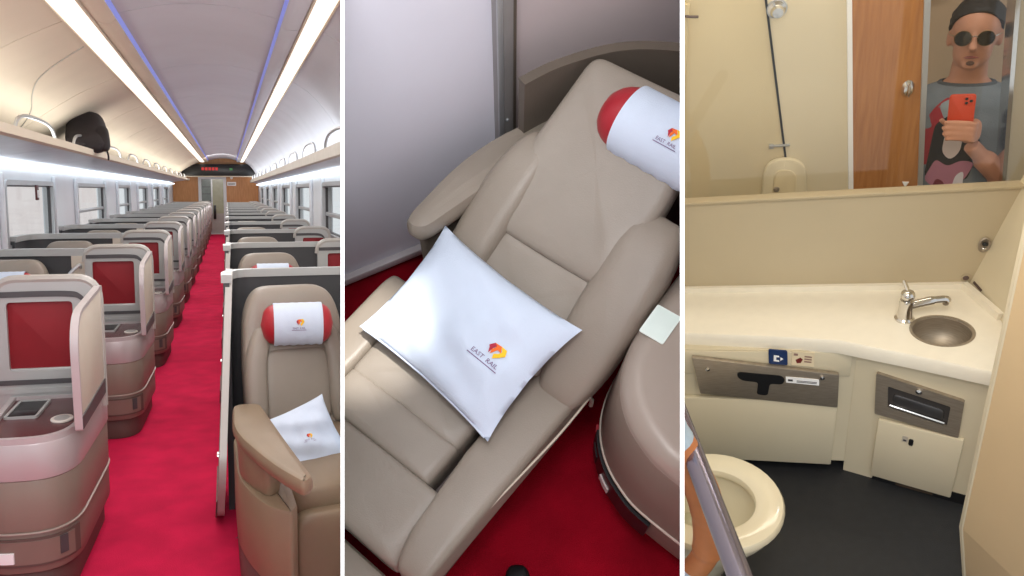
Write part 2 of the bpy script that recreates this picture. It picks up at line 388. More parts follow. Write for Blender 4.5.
# black bag on the rack
t = thing('backpack', 'black soft backpack slumped on the luggage rack', 'bag', (-1.38, 8.75, 1.985), R(8))
bag = mat('black_bag_fabric', (44, 38, 40), .85, 0, .2, 9, .3, 160)
def bagf(p):
    q = Vector(p); k = noise.noise(q*5+Vector((3, 1, 2)))*.035
    z = q.z+.20
    q.y *= 1.0-.25*max(0, z-.2)/.2; q.x *= 1-.2*max(0, z-.2)/.2
    if q.y < -.1: q.z -= .05*(min(0, q.y+.1)/-.2)
    if q.y < 0: q.z = (q.z+.2)*(1-.42*min(1, -q.y/.3))-.2
    return q*(1+k*2)
bm = B(); sq(bm, (0, .0, .20), (.40, .95, .42), .55, .5, 36, 24, bagf); ob('body', bm, bag, t)
bm = B(); sq(bm, (.14, -.2, .13), (.16, .45, .24), .6, .5, 24, 14, bagf); ob('front_pocket', bm, bag, t)
bm = B(); tube(bm, cr([(.15, -.2, .24), (.2, -.05, .22), (.2, .12, .18), (.17, .25, .1)], 5), .006, 6); ob('zip', bm, m_alu, t)
bm = B(); tube(bm, cr([(0, .0, .4), (.04, .06, .47), (.02, .16, .46), (-.02, .2, .38)], 5), .016, 6); ob('handle', bm, bag, t)
bm = B(); tube(bm, cr([(.16, .2, .1), (.19, .27, .02), (.2, .29, -.03), (.2, .30, -.07)], 5), .010, 6); ob('strap', bm, bag, t)
bm = B(); tube(bm, cr([(-.02, -.28, .12), (-.02, -.42, .06), (-.03, -.6, .045), (-.1, -.75, .04)], 5), .012, 6); ob('strap', bm, bag, t)
# end wall with door, display and sign
wb = st('wall_back', xf(box(B(), XL, XR, YE, YE+.08, 0, 2.8), Matrix.Identity(4)), m_orange, smooth=False)
dx0, dx1 = -.93, -.10
bm = B(); ring(bm, rect(dx0-.08, dx1+.08, 0, 2.10), rect(dx0+.03, dx1-.03, .02, 1.99), YE-.06, YE, XZ); dr = st('door_1', bm, m_wallw, smooth=False)
bm = B(); box(bm, dx0+.03, dx1-.03, YE-.02, YE-.005, .02, .75); ob('lower_panel', bm, mat('pale_door_panel', (176, 172, 166), .5), dr, smooth=False)
bm = B(); box(bm, dx0+.03, dx0+.38, YE-.02, YE-.005, .75, 1.99); ob('side_pane', bm, mat('grey_green_pane', (126, 138, 134), .2), dr, smooth=False)
bm = B(); box(bm, dx0+.40, dx1-.03, YE-.02, YE-.005, .75, 1.99); ob('pane', bm, mat('pale_green_pane', (176, 178, 150), .2), dr, smooth=False)
bm = B(); box(bm, dx0+.365, dx0+.415, YE-.035, YE, .75, 1.99); ob('mullion', bm, m_alu, dr, smooth=False)
bm = B(); box(bm, dx0+.44, dx0+.53, YE-.08, YE-.03, .55, 1.05, .01); ob('handle', bm, m_black, dr)
for z in (1.2, 1.45, 1.7):
    bm = B(); box(bm, dx0+.05, dx0+.36, YE-.03, YE-.018, z, z+.02); ob('glazing_bar', bm, m_groove, dr, smooth=False)
t = thing('display_panel', 'long black overhead display above the end door', 'display', (-.25, YE-.35, 2.1))
bm = B(); prism(bm, rpoly([(-1.3, 0), (1.3, 0), (1.3, .42), (-1.3, .42)], [.04, .04, .3, .3], 6), 0, .34, XZ, .02); ob('housing', bm, m_black, t)
bm = B(); box(bm, -1.28, 1.28, -.01, .36, -.035, .0); ob('bottom_edge', bm, m_cream, t, smooth=False)
rl = mat('red_led_text', (190, 40, 40), .5, emit=.5); gl_ = mat('green_led_text', (60, 130, 70), .5, emit=.3)
for i in range(5):
    bm = B(); box(bm, -.62+i*.12, -.53+i*.12, -.006, 0, .2, .3); ob('lit_character', bm, rl, t, smooth=False)
bm = B(); box(bm, .36, .46, -.006, 0, .2, .28); ob('lit_character', bm, gl_, t, smooth=False)
t = thing('wall_sign', 'small white sign on the orange wall beside the end door', 'sign', (.17, YE-.012, 1.82))
bm = B(); box(bm, -.16, .16, -.006, .006, -.07, .07); ob('plate', bm, m_white, t, smooth=False)
bm = B(); lathe(bm, [(0, -.004), (.05, -.004), (.05, .004), (0, .004)], 16, rotM((0, 0, .22), R(90))); ob('symbol', bm, m_white, t)
for z in (-.03, .01):
    bm = B(); box(bm, -.12, .12, -.009, -.006, z, z+.016); ob('text_line', bm, m_groove, t, smooth=False)

# ---- pods
def head_cushion(parent, c, L, r, cov0, cov1, ls, tilt=0, lu=0, lv=.2):  # red bolster with white cloth cover and logo, axis along x, facing -y
    M = rotM(c, R(tilt))
    bm = B(); sq(bm, (0, 0, 0), (L, 2*r*.92, 2*r), .75, .32, 32, 18, None)
    # capsule: rounded ends
    bm.free(); bm = B(); rings = []
    for i in range(25):
        t = -1+2*i/24; x = t*L/2; e = max(0, (abs(t)-.55)/.45); rr = r*math.sqrt(max(0, 1-e**2.6))
        rings.append([(x, rr*.9*math.cos(2*PI*k/20), rr*math.sin(2*PI*k/20)) for k in range(20)])
    loft(bm, rings); h = ob('headrest', bm, m_redleather, parent, M)
    bm = B(); V = []; nA = 26; nX = 18; R0 = r+.006
    def wr(x, a, R1): return (x, -R1*.92*math.cos(a), R1*math.sin(a))
    for k in range(nA+1):
        a = -1.25+(1.25+2.3)*k/nA
        V.append([bm.verts.new(wr(cov0+(cov1-cov0)*i/nX, a, R0+.0022*math.sin(i*1.9+k*.3)*(1 if a < -.3 else .3))) for i in range(nX+1)])
    for a, b in zip(V, V[1:]):
        for i in range(nX): bm.faces.new((a[i], a[i+1], b[i+1], b[i]))
    cv = ob('cloth_cover', bm, m_cotton, h)
    xc = (cov0+cov1)/2+lu
    logo(cv, lambda u, v, hh: wr(xc+u, lv+v/r, R0+.003+hh), ls)
    return h
def seat_parts(t, full, M=Matrix.Identity(4), cover=(-.115, .118)):       # upright seat facing -y, back at y=0
    def o(name, bm, m): return ob(name, bm, m, t, M)
    def fb(p):                                          # shoulders narrow to a rounded top, slight lean back
        q = Vector(p); z = q.z+.37
        q.x *= 1.02-.24*max(0, (z-.4)/.37)**2.2; q.y += .16*z/.74; return q
    bm = B(); sq(bm, (0, -.20, .745), (.50, .14, .76), .3, .3, 36, 26, fb); o('backrest', bm, m_leather)
    head_cushion(t, M @ Vector((0, -.20, .955)), .35, .098, *cover, .030, 10)
    if not full: return
    for s in (-1, 1):
        def f2(p):
            q = Vector(p); z = q.z+.24; q.y += .16*(z+.1)/.74; q.x -= s*.05*max(0, z-.3)/.2; return q
        bm = B(); sq(bm, (s*.205, -.25, .70), (.11, .14, .48), .55, .6, 20, 18, f2); o('back_bolster', bm, m_leather)
    for z0, z1 in ((.50, .80),):
        bm = B(); sq(bm, (0, -.235, (z0+z1)/2), (.33, .10, z1-z0+.06), .3, .3, 24, 14, lambda p: Vector((p[0], p[1]+.16*(p[2]+.25)/.74, p[2]))); o('lumbar_pad', bm, m_leather)
    bm = B(); sq(bm, (0, -.66, .385), (.52, .86, .17), .35, .22, 40, 14, lambda p: Vector((p[0], p[1], p[2]+.02*math.cos(p[0]*6)-.0))); o('seat_cushion', bm, m_tan)
    bm = B(); sq(bm, (0, -1.115, .22), (.50, .10, .34), .3, .3, 28, 14); o('leg_rest', bm, m_tan)
    bm = B(); box(bm, -.22, .22, -1.0, -.1, .02, .30, .02); o('seat_base', bm, m_base)
    bm = B(); tube(bm, [(-.243, y, .40) for y in (-1.05, -.7, -.3)], .006, 6); o('piping', bm, m_tan)
def screen_unit(t, x0, x1, sx0, sx1):                   # framed red pad on the aisle end of a shell, facing -y
    o = rpoly(rect(x0, x1, .60, 1.20), [.01, .01, .10, .10], 6); q = rpoly(rect(sx0, sx1, .785, 1.10), [.02]*4, 6)
    bm = B(); ring(bm, o, q, -.03, .05, XZ); fr = ob('screen_frame', bm, m_silver, t)
    bm = B(); prism(bm, offs(q, -.004), -.012, .03, XZ, .008); ob('screen_pad', bm, m_redpad, fr)
    bm = B(); box(bm, sx0-.006, sx1+.006, -.022, .0, .775, .795, .004); ob('pad_ledge', bm, m_silver, fr)
    g = cr([(x0+.01, 1.135), (x1-.14, 1.135), (x1-.07, 1.115), (x1-.045, 1.07)], 6)
    bm = B(); loft(bm, [[(p[0], -.036, p[1]-.013), (p[0], -.028, p[1]-.013), (p[0], -.028, p[1]+.013), (p[0], -.036, p[1]+.013)] for p in [Vector(v) for v in g]]); ob('dark_groove', bm, m_groove, fr)
    for z in (.735, .695):
        bm = B(); box(bm, x0+.005, x1-.02, -.037, -.028, z-.012, z+.010); ob('dark_groove' if z > .7 else 'silver_groove', bm, m_groove if z > .7 else m_silver, fr, smooth=False)
    bm = B(); tube(bm, [(o[i][0], -.012, o[i][1]) for i in range(len(o)//2-2, len(o))], .022, 8); ob('rim', bm, mat('rim_grey', (178, 174, 168), .35, .1, .03, 4), fr)
    return fr
def left_pod():
    t = thing('seat_pod', '', 'seat pod', (0, 0, 0))
    # shell behind the seat, open to the viewer
    path = cr([(-.44, .03), (-.8, .07), (-1.1, .07), (-1.24, .02), (-1.30, -.12), (-1.31, -.45)], 6)
    bm = B(); wallstrip(bm, path, .0, 1.15, .035); sh = ob('shell', bm, m_dark, t)
    bm = B(); wallstrip(bm, path, 1.14, 1.19, .07); ob('rim', bm, m_silver, sh)
    bm = B(); wallstrip(bm, [(-.44, .0), (-.53, .02)], .60, 1.14, .03); ob('control_panel', bm, m_wing, t)
    bm = B(); tube(bm, cr([(-.47, -.02, 1.06), (-.47, -.08, 1.08), (-.52, -.12, 1.03), (-.58, -.12, .93), (-.60, -.08, .88)], 5), .013, 8); ob('reading_lamp', bm, m_alu, t)
    for z in (.78, .84):
        bm = B(); box(bm, -.50, -.47, -.022, -.008, z, z+.03, .004); ob('socket', bm, m_groove, t)
    screen_unit(t, -.44, 0, -.39, -.11)
    # console drum
    out = rpoly([(-.40, .06), (-.36, -.70), (-.02, -.70), (.004, .16), (-.06, .22), (-.30, .22)], [.02, .12, .24, .12, .05, .05], 8)
    n = len(out)
    def band(name, z0, z1, i0, m, tin=0):
        bm = B(); prism(bm, offs(out, i0), z0, z1, XY, .006, tin); return ob(name, bm, m, t)
    band('upper_band', .50, .645, 0.0, m_mauve)
    band('middle_band', .295, .50, .004, m_brown)
    band('seam_line', .287, .295, -.0015, mat('seam_brown', (166, 152, 142), .4, .1, .03, 4))
    low = band('lower_band', .13, .287, .006, m_brown2)
    band('base', .0, .135, .035, m_base)
    rimo = offs(rpoly([(-.397, .0), (-.36, -.70), (-.02, -.70), (.0, .0)], [.02, .12, .24, .02], 8), .002)
    rimi = rpoly([(-.37, -.034), (-.335, -.675), (-.045, -.675), (-.025, -.034)], [.01, .08, .2, .01], 8)
    bm = B(); ring(bm, rimo, rimi, .643, .668); ob('tray_rim', bm, m_mauve, t)
    bm = B(); prism(bm, offs(rimi, -.004), .640, .652); tr = ob('tray', bm, m_maroon, t)
    o2 = rpoly(rect(-.345, -.21, -.36, -.07), .02, 4)
    bm = B(); ring(bm, o2, offs(o2, .012), .652, .662); ch = ob('phone_dock_rim', bm, m_silver, tr)
    bm = B(); prism(bm, offs(o2, .010), .652, .657); ob('phone_dock', bm, m_black, tr)
    bm = B(); box(bm, -.33, -.225, -.34, -.26, .657, .664, .006); ob('control_screen', bm, m_black, tr)
    bm = B(); prism(bm, [(-.105+.045*math.cos(a*PI/12), -.40+.06*math.sin(a*PI/12)) for a in range(24)], .652, .660, XY, .003); ob('cup_disc', bm, mat('pale_disc', (226, 220, 212), .35), tr)
    bm = B(); prism(bm, [(-.105+.03*math.cos(a*PI/12), -.40+.042*math.sin(a*PI/12)) for a in range(24)], .660, .6615, XY, .0005); ob('cup_disc_centre', bm, m_silver, tr)
    # wing along the aisle
    wo = rpoly([(.0, .665), (-.62, .665), (-.65, 1.12), (.0, 1.165)], [.01, .01, .16, .02], 8)
    bm = B(); prism(bm, wo, -.012, .012, YZ, .005); wg = ob('aisle_wing', bm, m_wing, t)
    bm = B(); ring(bm, offs(wo, -.004), offs(wo, .012), -.015, .015, YZ); ob('wing_rim', bm, m_mauve, wg)
    bm = B(); prism(bm, [(.0, .668), (-.622, .668), (-.626, .72), (.0, .735)], .012, .017, YZ); ob('wing_stripe', bm, m_groove, wg, smooth=False)
    # seat belt recess on the front
    fp = offs(out, .004)[10:25]
    bm = B(); wallstrip(bm, fp, .16, .272, .012); fr = ob('recess_frame', bm, m_base, low)
    bm = B(); wallstrip(bm, fp[1:-1], .17, .262, .018); ob('recess', bm, m_brown2, low)
    bm = B(); wallstrip(bm, fp[2:6], .178, .225, .030); ob('belt', bm, m_black, low)
    bm = B(); wallstrip(bm, fp[5:8], .180, .222, .036); ob('belt_tag', bm, m_white, low)
    for a in (2, 11):
        bm = B(); wallstrip(bm, fp[a:a+2], .19, .262, .026); ob('belt_slot', bm, m_groove, low)
    seat_parts(t, False, Matrix.Translation((-.90, -.02, 0)))
    bm = B(); sq(bm, (-.9, -.62, .40), (.5, .8, .18), .35, .25, 28, 10); ob('seat_cushion', bm, m_tan, t)
    return t
AO = Matrix.Translation((0, -.14, 0))
LEAN = Matrix.Translation((.03, 0, 1.19)) @ Matrix.Rotation(R(3.4), 4, 'Y') @ Matrix.Translation((0, 0, -1.19))
def right_pod():
    t = thing('seat_pod', '', 'seat pod', (0, 0, 0))
    path = cr([(.015, -.26), (.02, -.10), (.07, .0), (.2, .03), (.6, .04), (1.0, .03)], 6)
    bm = B(); wallstrip(bm, path, .0, 1.15, .03); sh = ob('shell', bm, m_dark, t)
    bm = B(); wallstrip(bm, path, 1.15, 1.19, .05); ob('rim', bm, m_silver, sh)
    wo = rpoly([(.03, .02), (-.42, .02), (-.62, .30), (-.33, .85), (-.24, 1.19), (.03, 1.19)], [.02, .10, .12, .5, .10, .06], 8)
    bm = B(); prism(bm, wo, -.02, .012, YZ, .008); wg = ob('aisle_panel', bm, mat('aisle_panel_grey', (146, 138, 138), .35, .2, .04, 3), t, LEAN)
    bm = B(); ring(bm, offs(wo, -.008), offs(wo, .016), -.017, .016, YZ); ob('panel_rim', bm, mat('rim_grey', (178, 174, 168), .35, .1, .03, 4), wg)
    bm = B(); prism(bm, [(.0, .02), (-.40, .02), (-.50, .14), (.0, .14)], -.026, -.02, YZ); ob('dark_foot', bm, m_base, wg)
    for y, z in ((-.50, .36), (-.46, .36)):
        bm = B(); lathe(bm, [(0, -.004), (.008, -.004), (.008, .004), (0, .004)], 10, rotM((-.024, y, z), 0, R(90))); ob('bolt', bm, m_chrome, wg)
    M = rotM((.315, -.165, 0), 0, 0, R(9))
    seat_parts(t, True, M, (-.115, .118))
    # arm console: curved drum, post and pad
    lo = rpoly([(.03, -.45), (.04, -.98), (.13, -1.28), (.225, -1.36), (.25, -1.30), (.22, -.45)], [.01, .14, .14, .02, .02, .01], 6)
    bm = B(); prism(bm, lo, .17, .475, XY, .015); ob('arm_console', bm, m_tan, t, AO)
    bm = B(); prism(bm, offs(lo, .008), .0, .172, XY, .006); ob('console_foot', bm, m_base, t, AO)
    po = rpoly([(.045, -.55), (.05, -1.0), (.15, -1.22), (.20, -1.16), (.17, -.55)], [.01, .1, .05, .03, .01], 6)
    bm = B(); prism(bm, po, .475, .62, XY, .01); ob('arm_post', bm, m_tan, t, AO)
    pd = rpoly([(.03, -.60), (.025, -.98), (.15, -1.40), (.245, -1.60), (.285, -1.56), (.22, -1.12), (.15, -.60)], [.04, .16, .2, .03, .03, .2, .04], 6)
    bm = B(); prism(bm, pd, .612, .675, XY, .022); ob('arm_pad', bm, m_tan, t, AO)
    fr = screen_unit(t, .72, 1.08, .80, 1.02)
    return t
PITCH = 2.08
pods = []
lp = left_pod(); rp = right_pod()
WHL = ['with phone dock tray, nearest on the window side with the bag rack', 'second from the front on the bag rack side', 'third from the front on the bag rack side']
ORD = 'nearest second third fourth fifth sixth seventh eighth ninth tenth eleventh twelfth thirteenth'.split()
for k in range(13):
    o = lp if k == 0 else copy_tree(lp)
    o.matrix_basis = Matrix.Translation((-.59 if k == 0 else -.55, 3.86+k*2.1, 0))
    o['label'] = '%s seat pod with red screen pad in the row under the bag rack' % ORD[k]
    o['group'] = 'seat pods under the rack with the bag'
for k in range(12):
    o = rp if k == 0 else copy_tree(rp)
    o.matrix_basis = Matrix.Translation((-.03, 4.22+k*2.14, 0))
    o['label'] = ('nearest seat pod opposite the red screen pads, taupe seat with red headrest' if k == 0 else
                  '%s seat pod in the row opposite the red screen pads' % ORD[k])
    o['group'] = 'seat pods under the empty rack'
# pillows
def pillow_surface(w, d, th, seed=0, amp=.022):
    def top(u, v, s=1):                                 # u,v in -1..1
        e = (1-abs(u)**3.2)*(1-abs(v)**3.2); z = th/2*max(0, e)**.68
        pin = 1-.04*(1-abs(u))*abs(v)**3; pin2 = 1-.04*(1-abs(v))*abs(u)**3
        cn = 1+.05*(u*v)**4; x = u*w/2*pin2*cn; y = v*d/2*pin*cn
        k = noise.noise(Vector((u*1.5+seed, v*1.1, seed*.7)))*amp+noise.noise(Vector((u*3.4, v*2.2+seed, 5)))*amp*.6
        k += amp*.55*math.sin((u*1.2+v*2.4)*3.3+seed)*max(0, e)
        return (x, y, s*(z+(k if s > 0 else 0)*max(0, e)**.3))
    return top
def pillow(name, lab, M, w, d, th, ls, lu, lv, lrot, seed, group=None):
    t = thing(name, lab, 'pillow', M=M, group=group)
    top = pillow_surface(w, d, th, seed); bm = B(); N = 34
    for s in (1, -1):
        V = [[bm.verts.new(top(-1+2*i/N, -1+2*j/N, s)) for i in range(N+1)] for j in range(N+1)]
        for j in range(N):
            for i in range(N): bm.faces.new((V[j][i], V[j][i+1], V[j+1][i+1], V[j+1][i]))
    bmesh.ops.remove_doubles(bm, verts=bm.verts[:], dist=1e-5)
    p = ob('pillow_case', bm, m_cotton, t, ang=80)
    c, s_ = math.cos(lrot), math.sin(lrot)
    def f(u, v, h):
        x = lu+c*u-s_*v; y = lv+s_*u+c*v
        q = top(x/(w/2), y/(d/2)); return (x, y, q[2]+.0035+h)
    logo(p, f, ls)
    bm = B(); tube(bm, [top(u, -1) for u in [-.95+.1*i for i in range(20)]], .0035, 5); ob('seam', bm, m_cotton, p)
    return t
pm = rotM((.27, 3.31, .53), R(58), 0, R(9)) @ Matrix.Rotation(R(18), 4, 'Z')
pillow('pillow', 'white pillow with small logo propped on the taupe carriage seat', pm, .37, .30, .12, .022, .03, -.01, R(-14), 3)

# ================================================================== ROOM 2: one seat seen close, from above
room(2)
SA = R(37); AX = Vector((math.sin(SA), math.cos(SA), 0)); CX = Vector((math.cos(SA), -math.sin(SA), 0))
SEAT = Matrix.Translation((-.09*CX.x, 1.0-.09*CX.y, 0)) @ Matrix.Rotation(-SA, 4, 'Z')   # x across the seat, y towards its head
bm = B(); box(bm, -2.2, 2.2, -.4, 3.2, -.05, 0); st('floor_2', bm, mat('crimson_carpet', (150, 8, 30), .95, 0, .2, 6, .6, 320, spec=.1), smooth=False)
d = Vector((.898, .44, 0)).normalized(); p0 = Vector((-.646, 1.544, 0)); nrm = Vector((d.y, -d.x, 0))   # towards the viewer
WM = Matrix(((d.x, -nrm.x, 0, p0.x), (d.y, -nrm.y, 0, p0.y), (0, 0, 1, 0), (0, 0, 0, 1)))               # x along the wall, y into it
bm = B(); box(bm, -.9, .67, .0, .05, .06, 2.6); w2 = st('wall_left_2', bm, m_purple, M=WM, smooth=False)
bm = B(); box(bm, -.9, .67, -.03, .0, .035, .075, .006); st('baseboard_left', bm, mat('pale_baseboard', (196, 188, 190), .4), M=WM)
bm = B(); box(bm, -.9, .67, .012, .05, -.01, .04); st('baseboard_gap', bm, m_groove, w2, smooth=False)
bm = B(); box(bm, .655, .71, -.035, .06, .0, 2.6, .008); t = st('trim_6', bm, mat('grey_upright', (150, 146, 144), .4, .2), M=WM)
bm = B(); box(bm, .708, .726, -.02, .06, .0, 2.6, .004); ob('edge_strip', bm, m_shell2, t)
bm = B(); box(bm, .653, .672, -.042, -.033, .0, 2.6, .003); ob('highlight_strip', bm, m_alu, t)
bm = B(); lathe(bm, [(0, 0), (.007, 0), (.006, .004), (0, .005)], 12, rotM((.685, -.036, .62), R(90))); ob('screw', bm, m_alu, t)
bm = B(); box(bm, .72, 2.6, .02, .07, 0, 2.6); w = st('wall_back_2', bm, m_pinkgrey, M=WM, smooth=False)
bm = B(); box(bm, .72, 2.6, .005, .025, 1.14, 1.165, .004); ob('joint_strip', bm, m_shell2, w)
# pod: seat with shell
t = thing('pod_seat', 'large reclined taupe leather seat under the white pillow, seen from above', 'seat', M=SEAT)
def o2(name, bm, m, par=None, **k): return ob(name, bm, m, par or t, **k)
path = cr([(-.312, .58), (-.265, .70), (-.16, .85), (-.015, .945), (.15, 1.0), (.4, 1.03), (.7, .98)], 6)
bm = B(); wallstrip(bm, path, .0, .90, .03); sh = o2('shell', bm, m_shell2)
bm = B(); wallstrip(bm, path, .895, .905, .034); o2('shell_rim', bm, m_shell2, sh)
SL = math.atan2(.43, .75)                               # slope of the reclined back
def back_z(y): return .47+.55*(y-.02)+.03*max(0, y)
BM = Matrix.Translation((0, .03, .43)) @ Matrix.Rotation(SL, 4, 'X')    # x across, y up the back, z out of the cushion
def pad(name, c, s, m, e=(.3, .25), fn=None, M=BM, par=None, nu=36, nv=16):
    bm = B(); sq(bm, c, s, e[0], e[1], nu, nv, fn); return ob(name, bm, m, par or t, M, ang=70)
def crease(p):                                          # gentle hollows of worn leather
    q = Vector(p)
    if q.z > 0: q.z += noise.noise(Vector((q.x*7, q.y*7, 1)))*.016+noise.noise(Vector((q.x*17+3, q.y*13, 4)))*.007
    return q
pad('backrest_lower', (.0, .16, -.005), (.36, .33, .13), m_leather, (.28, .14), lambda p: crease((p[0], p[1], p[2]-.012*math.cos(p[0]*8))))
pad('backrest_upper', (.0, .60, .005), (.44, .58, .13), m_leather, (.28, .16), lambda p: crease((p[0]*(1-.12*max(0, p[1])/.29), p[1], p[2])))
def bol(s):
    def f(p):
        q = Vector(p); v = (q.y+.3)/.6
        q.x *= .72+.5*math.sin(min(1, max(0, v))*PI*.62+.45); q.x += s*(.012-.06*max(0, v-.55)**1.5); q.z += .012*math.sin(v*PI)
        return q
    return f
pad('back_bolster', (-.205, .32, .0), (.13, .62, .15), m_leather2, (.55, .5), bol(-1))
pad('back_bolster', (.235, .27, .0), (.16, .62, .15), m_leather2, (.5, .4), bol(1))
bm = B(); tube(bm, [(.285, y, .055) for y in (.0, .1, .25)], .005, 6); ob('piping', bm, m_leather2, t, BM)
# seat cushion: three pads, side bolster, front
I4 = Matrix.Identity(4)
cush = pad('seat_cushion', (-.085, -.16, .385), (.42, .30, .15), m_leather, (.28, .12), crease, I4)
pad('seat_pad', (-.085, -.362, .388), (.42, .145, .15), m_leather, (.3, .12), crease, I4)
pad('seat_front', (-.05, -.545, .385), (.50, .235, .15), m_leather, (.3, .14), crease, I4)
def sb(p):
    q = Vector(p); v = (q.y+.37)/.74; q.x += .02*v-.012; q.x *= 1
    if v < .35 and q.x < 0: q.x += .06*((.35-v)/.35)**1.5
    return q
pad('seat_bolster', (.225, -.29, .388), (.155, .74, .165), m_leather2, (.3, .16), sb, I4)
pad('seat_bolster', (-.355, -.27, .385), (.13, .62, .16), m_leather2, (.35, .2), None, I4)
bm = B(); tube(bm, cr([(.275, -.655, .435), (.292, -.4, .44), (.318, -.1, .44), (.322, .06, .44)], 5), .0035, 6); o2('piping', bm, mat('pale_piping', (196, 184, 166), .5))
bm = B(); tube(bm, [(.32, .06, .445), (.325, .075, .40), (.325, .075, .36)], .007, 8); o2('hinge_cap', bm, m_leather)
bm = B(); box(bm, -.36, .25, -.62, .08, .05, .33, .02); o2('seat_base', bm, m_base)
# leg rest / foot block in front of the cushion
bm = B(); prism(bm, rpoly(rect(-.62, .20, -.98, -.685), .03, 4), .0, .40, XY, .025); o2('leg_rest', bm, m_leather2)
# armrest beside the wall
ap = rpoly([(-.40, .095), (-.32, .10), (-.262, .36), (-.20, .68), (-.27, .75), (-.405, .45)], [.06, .05, .25, .07, .10, .25], 6)
bm = B(); prism(bm, [p+Vector((-.0, 0)) for p in ap], .60, .69, XY, .03); o2('armrest', bm, m_leather2)
bm = B(); prism(bm, offs(ap, .03), .06, .58, XY, .01); o2('arm_support', bm, m_shell2)
HM = (.145, .66, .86)
bm = B(); L, r = .46, .100; rings = []
for i in range(29):
    tt = -1+2*i/28; x = tt*L/2; e = max(0, (abs(tt)-.55)/.45); rr = r*math.sqrt(max(0, 1-e**2.4))
    rings.append([(x, rr*.95*math.cos(2*PI*k/24), rr*math.sin(2*PI*k/24)) for k in range(24)])
HB = Matrix.Translation(HM) @ Matrix.Rotation(R(-2), 4, 'Z') @ Matrix.Rotation(R(30), 4, 'X')
loft(bm, rings); h = ob('headrest', bm, m_redleather, t, HB)
bm = B(); V = []
def wr2(x, a, R1): return (x, -R1*.97*math.sin(a), R1*math.cos(a))      # a = 0 on top, positive towards the seat
for k in range(31):
    a = -1.7+3.6*k/30
    V.append([bm.verts.new(wr2(-.145+.29*i/26, a, r+.007+.0035*math.sin(i*1.5+k*.15)*max(0, a-.9))) for i in range(27)])
for a, b in zip(V, V[1:]):
    for i in range(26): bm.faces.new((a[i], a[i+1], b[i+1], b[i]))
cv = ob('cloth_cover', bm, m_cotton, h)
logo(cv, lambda u, v, hh: wr2(.01+u, .12-v/r, r+.010+hh), .030)
# pillow on the seat
PM = SEAT @ Matrix.Translation((-.055, -.03, .575)) @ Matrix.Rotation(R(-5), 4, 'Z') @ Matrix.Rotation(R(17), 4, 'X')
pillow('pillow', 'large white pillow with orange and yellow logo lying on the reclined seat', PM, .505, .385, .125, .043, .125, -.02, R(1), 8)
# console beside the seat
t = thing('side_console', 'taupe rounded console beside the reclined seat with a pale card on top', 'console', M=SEAT)
cp = cr([(.33, 1.0), (.315, .6), (.315, .34), (.335, .16), (.40, .03), (.52, -.055), (.70, -.085), (1.3, -.09)], 6)
out = [Vector(p) for p in cp]+[Vector((1.3, 1.0))]
def cband(name, z0, z1, i0, m, tin=0, bev=.006):
    bm = B(); prism(bm, offs(out, i0), z0, z1, XY, bev, tin); return ob(name, bm, m, t, ang=60)
cband('body', .285, .60, .0, m_brown, .02, .004)
bm = B(); rg = []
for k in range(8):
    a = PI/2*k/7; rg.append([(p.x, p.y, .598+.055*math.sin(a)) for p in offs(out, .021+.06*(1-math.cos(a)))])
loft(bm, rg); ob('top', bm, mat('top_taupe_plastic', (164, 151, 139), .35, .05, .03, 4), t, ang=60)
cband('seam_line', .272, .288, -.004, m_wing)
low = cband('lower_body', .10, .274, .012, m_brown2)
cband('base', .0, .11, .045, m_base)
bm = B(); wallstrip(bm, [offs(out, -.002)[i]+Vector((0, 0)) for i in range(22, 36)], .13, .245, .012); ob('recess', bm, m_black, low)
bm = B(); wallstrip(bm, [offs(out, -.003)[i] for i in range(23, 26)], .14, .20, .016); ob('belt', bm, m_black, low)
bm = B(); wallstrip(bm, [offs(out, -.005)[i] for i in range(27, 30)], .15, .185, .016); ob('belt_tag', bm, mat('pale_tag', (206, 190, 186), .5), low)
bm = B(); wallstrip(bm, [offs(out, -.002)[i] for i in range(21, 23)], .20, .225, .015); ob('red_tab', bm, m_redleather, low)
tc = thing('card', 'small pale mint card lying on the taupe console', 'card', M=SEAT @ rotM((.385, .27, .6535), 0, 0, R(2)))
bm = B(); prism(bm, rpoly(rect(-.036, .036, -.05, .05), .006, 3), 0, .003); ob('card', bm, mat('pale_mint_card', (232, 244, 236), .6), tc)
bm = B(); prism(bm, rpoly(rect(-.031, .031, -.045, .045), .004, 3), .003, .0034); ob('printed_face', bm, mat('pale_card_face', (226, 240, 232), .5), tc)
# shoe tip on the carpet
t = thing('shoe', 'black shoe toe standing on the dark red carpet', 'shoe', (.02, .43, 0), R(4))
def shf(p):
    q = Vector(p); v = q.y/.28+.5; q.z *= 1-.45*v; q.z -= .0; q.x *= 1-.25*abs(v-.45); return q
bm = B(); sq(bm, (0, -.06, .055), (.10, .28, .10), .6, .6, 28, 14, shf); ob('upper', bm, m_black, t)
bm = B(); prism(bm, [(.052*math.cos(a*PI/14), -.06+.145*math.sin(a*PI/14)) for a in range(28)], .0, .022, XY, .004); ob('sole', bm, mat('dark_sole', (30, 28, 30), .7), t)
bm = B(); tube(bm, cr([(-.03, -.05, .098), (0, -.045, .108), (.03, -.05, .098)], 4), .004, 6); ob('lace', bm, m_base, t)

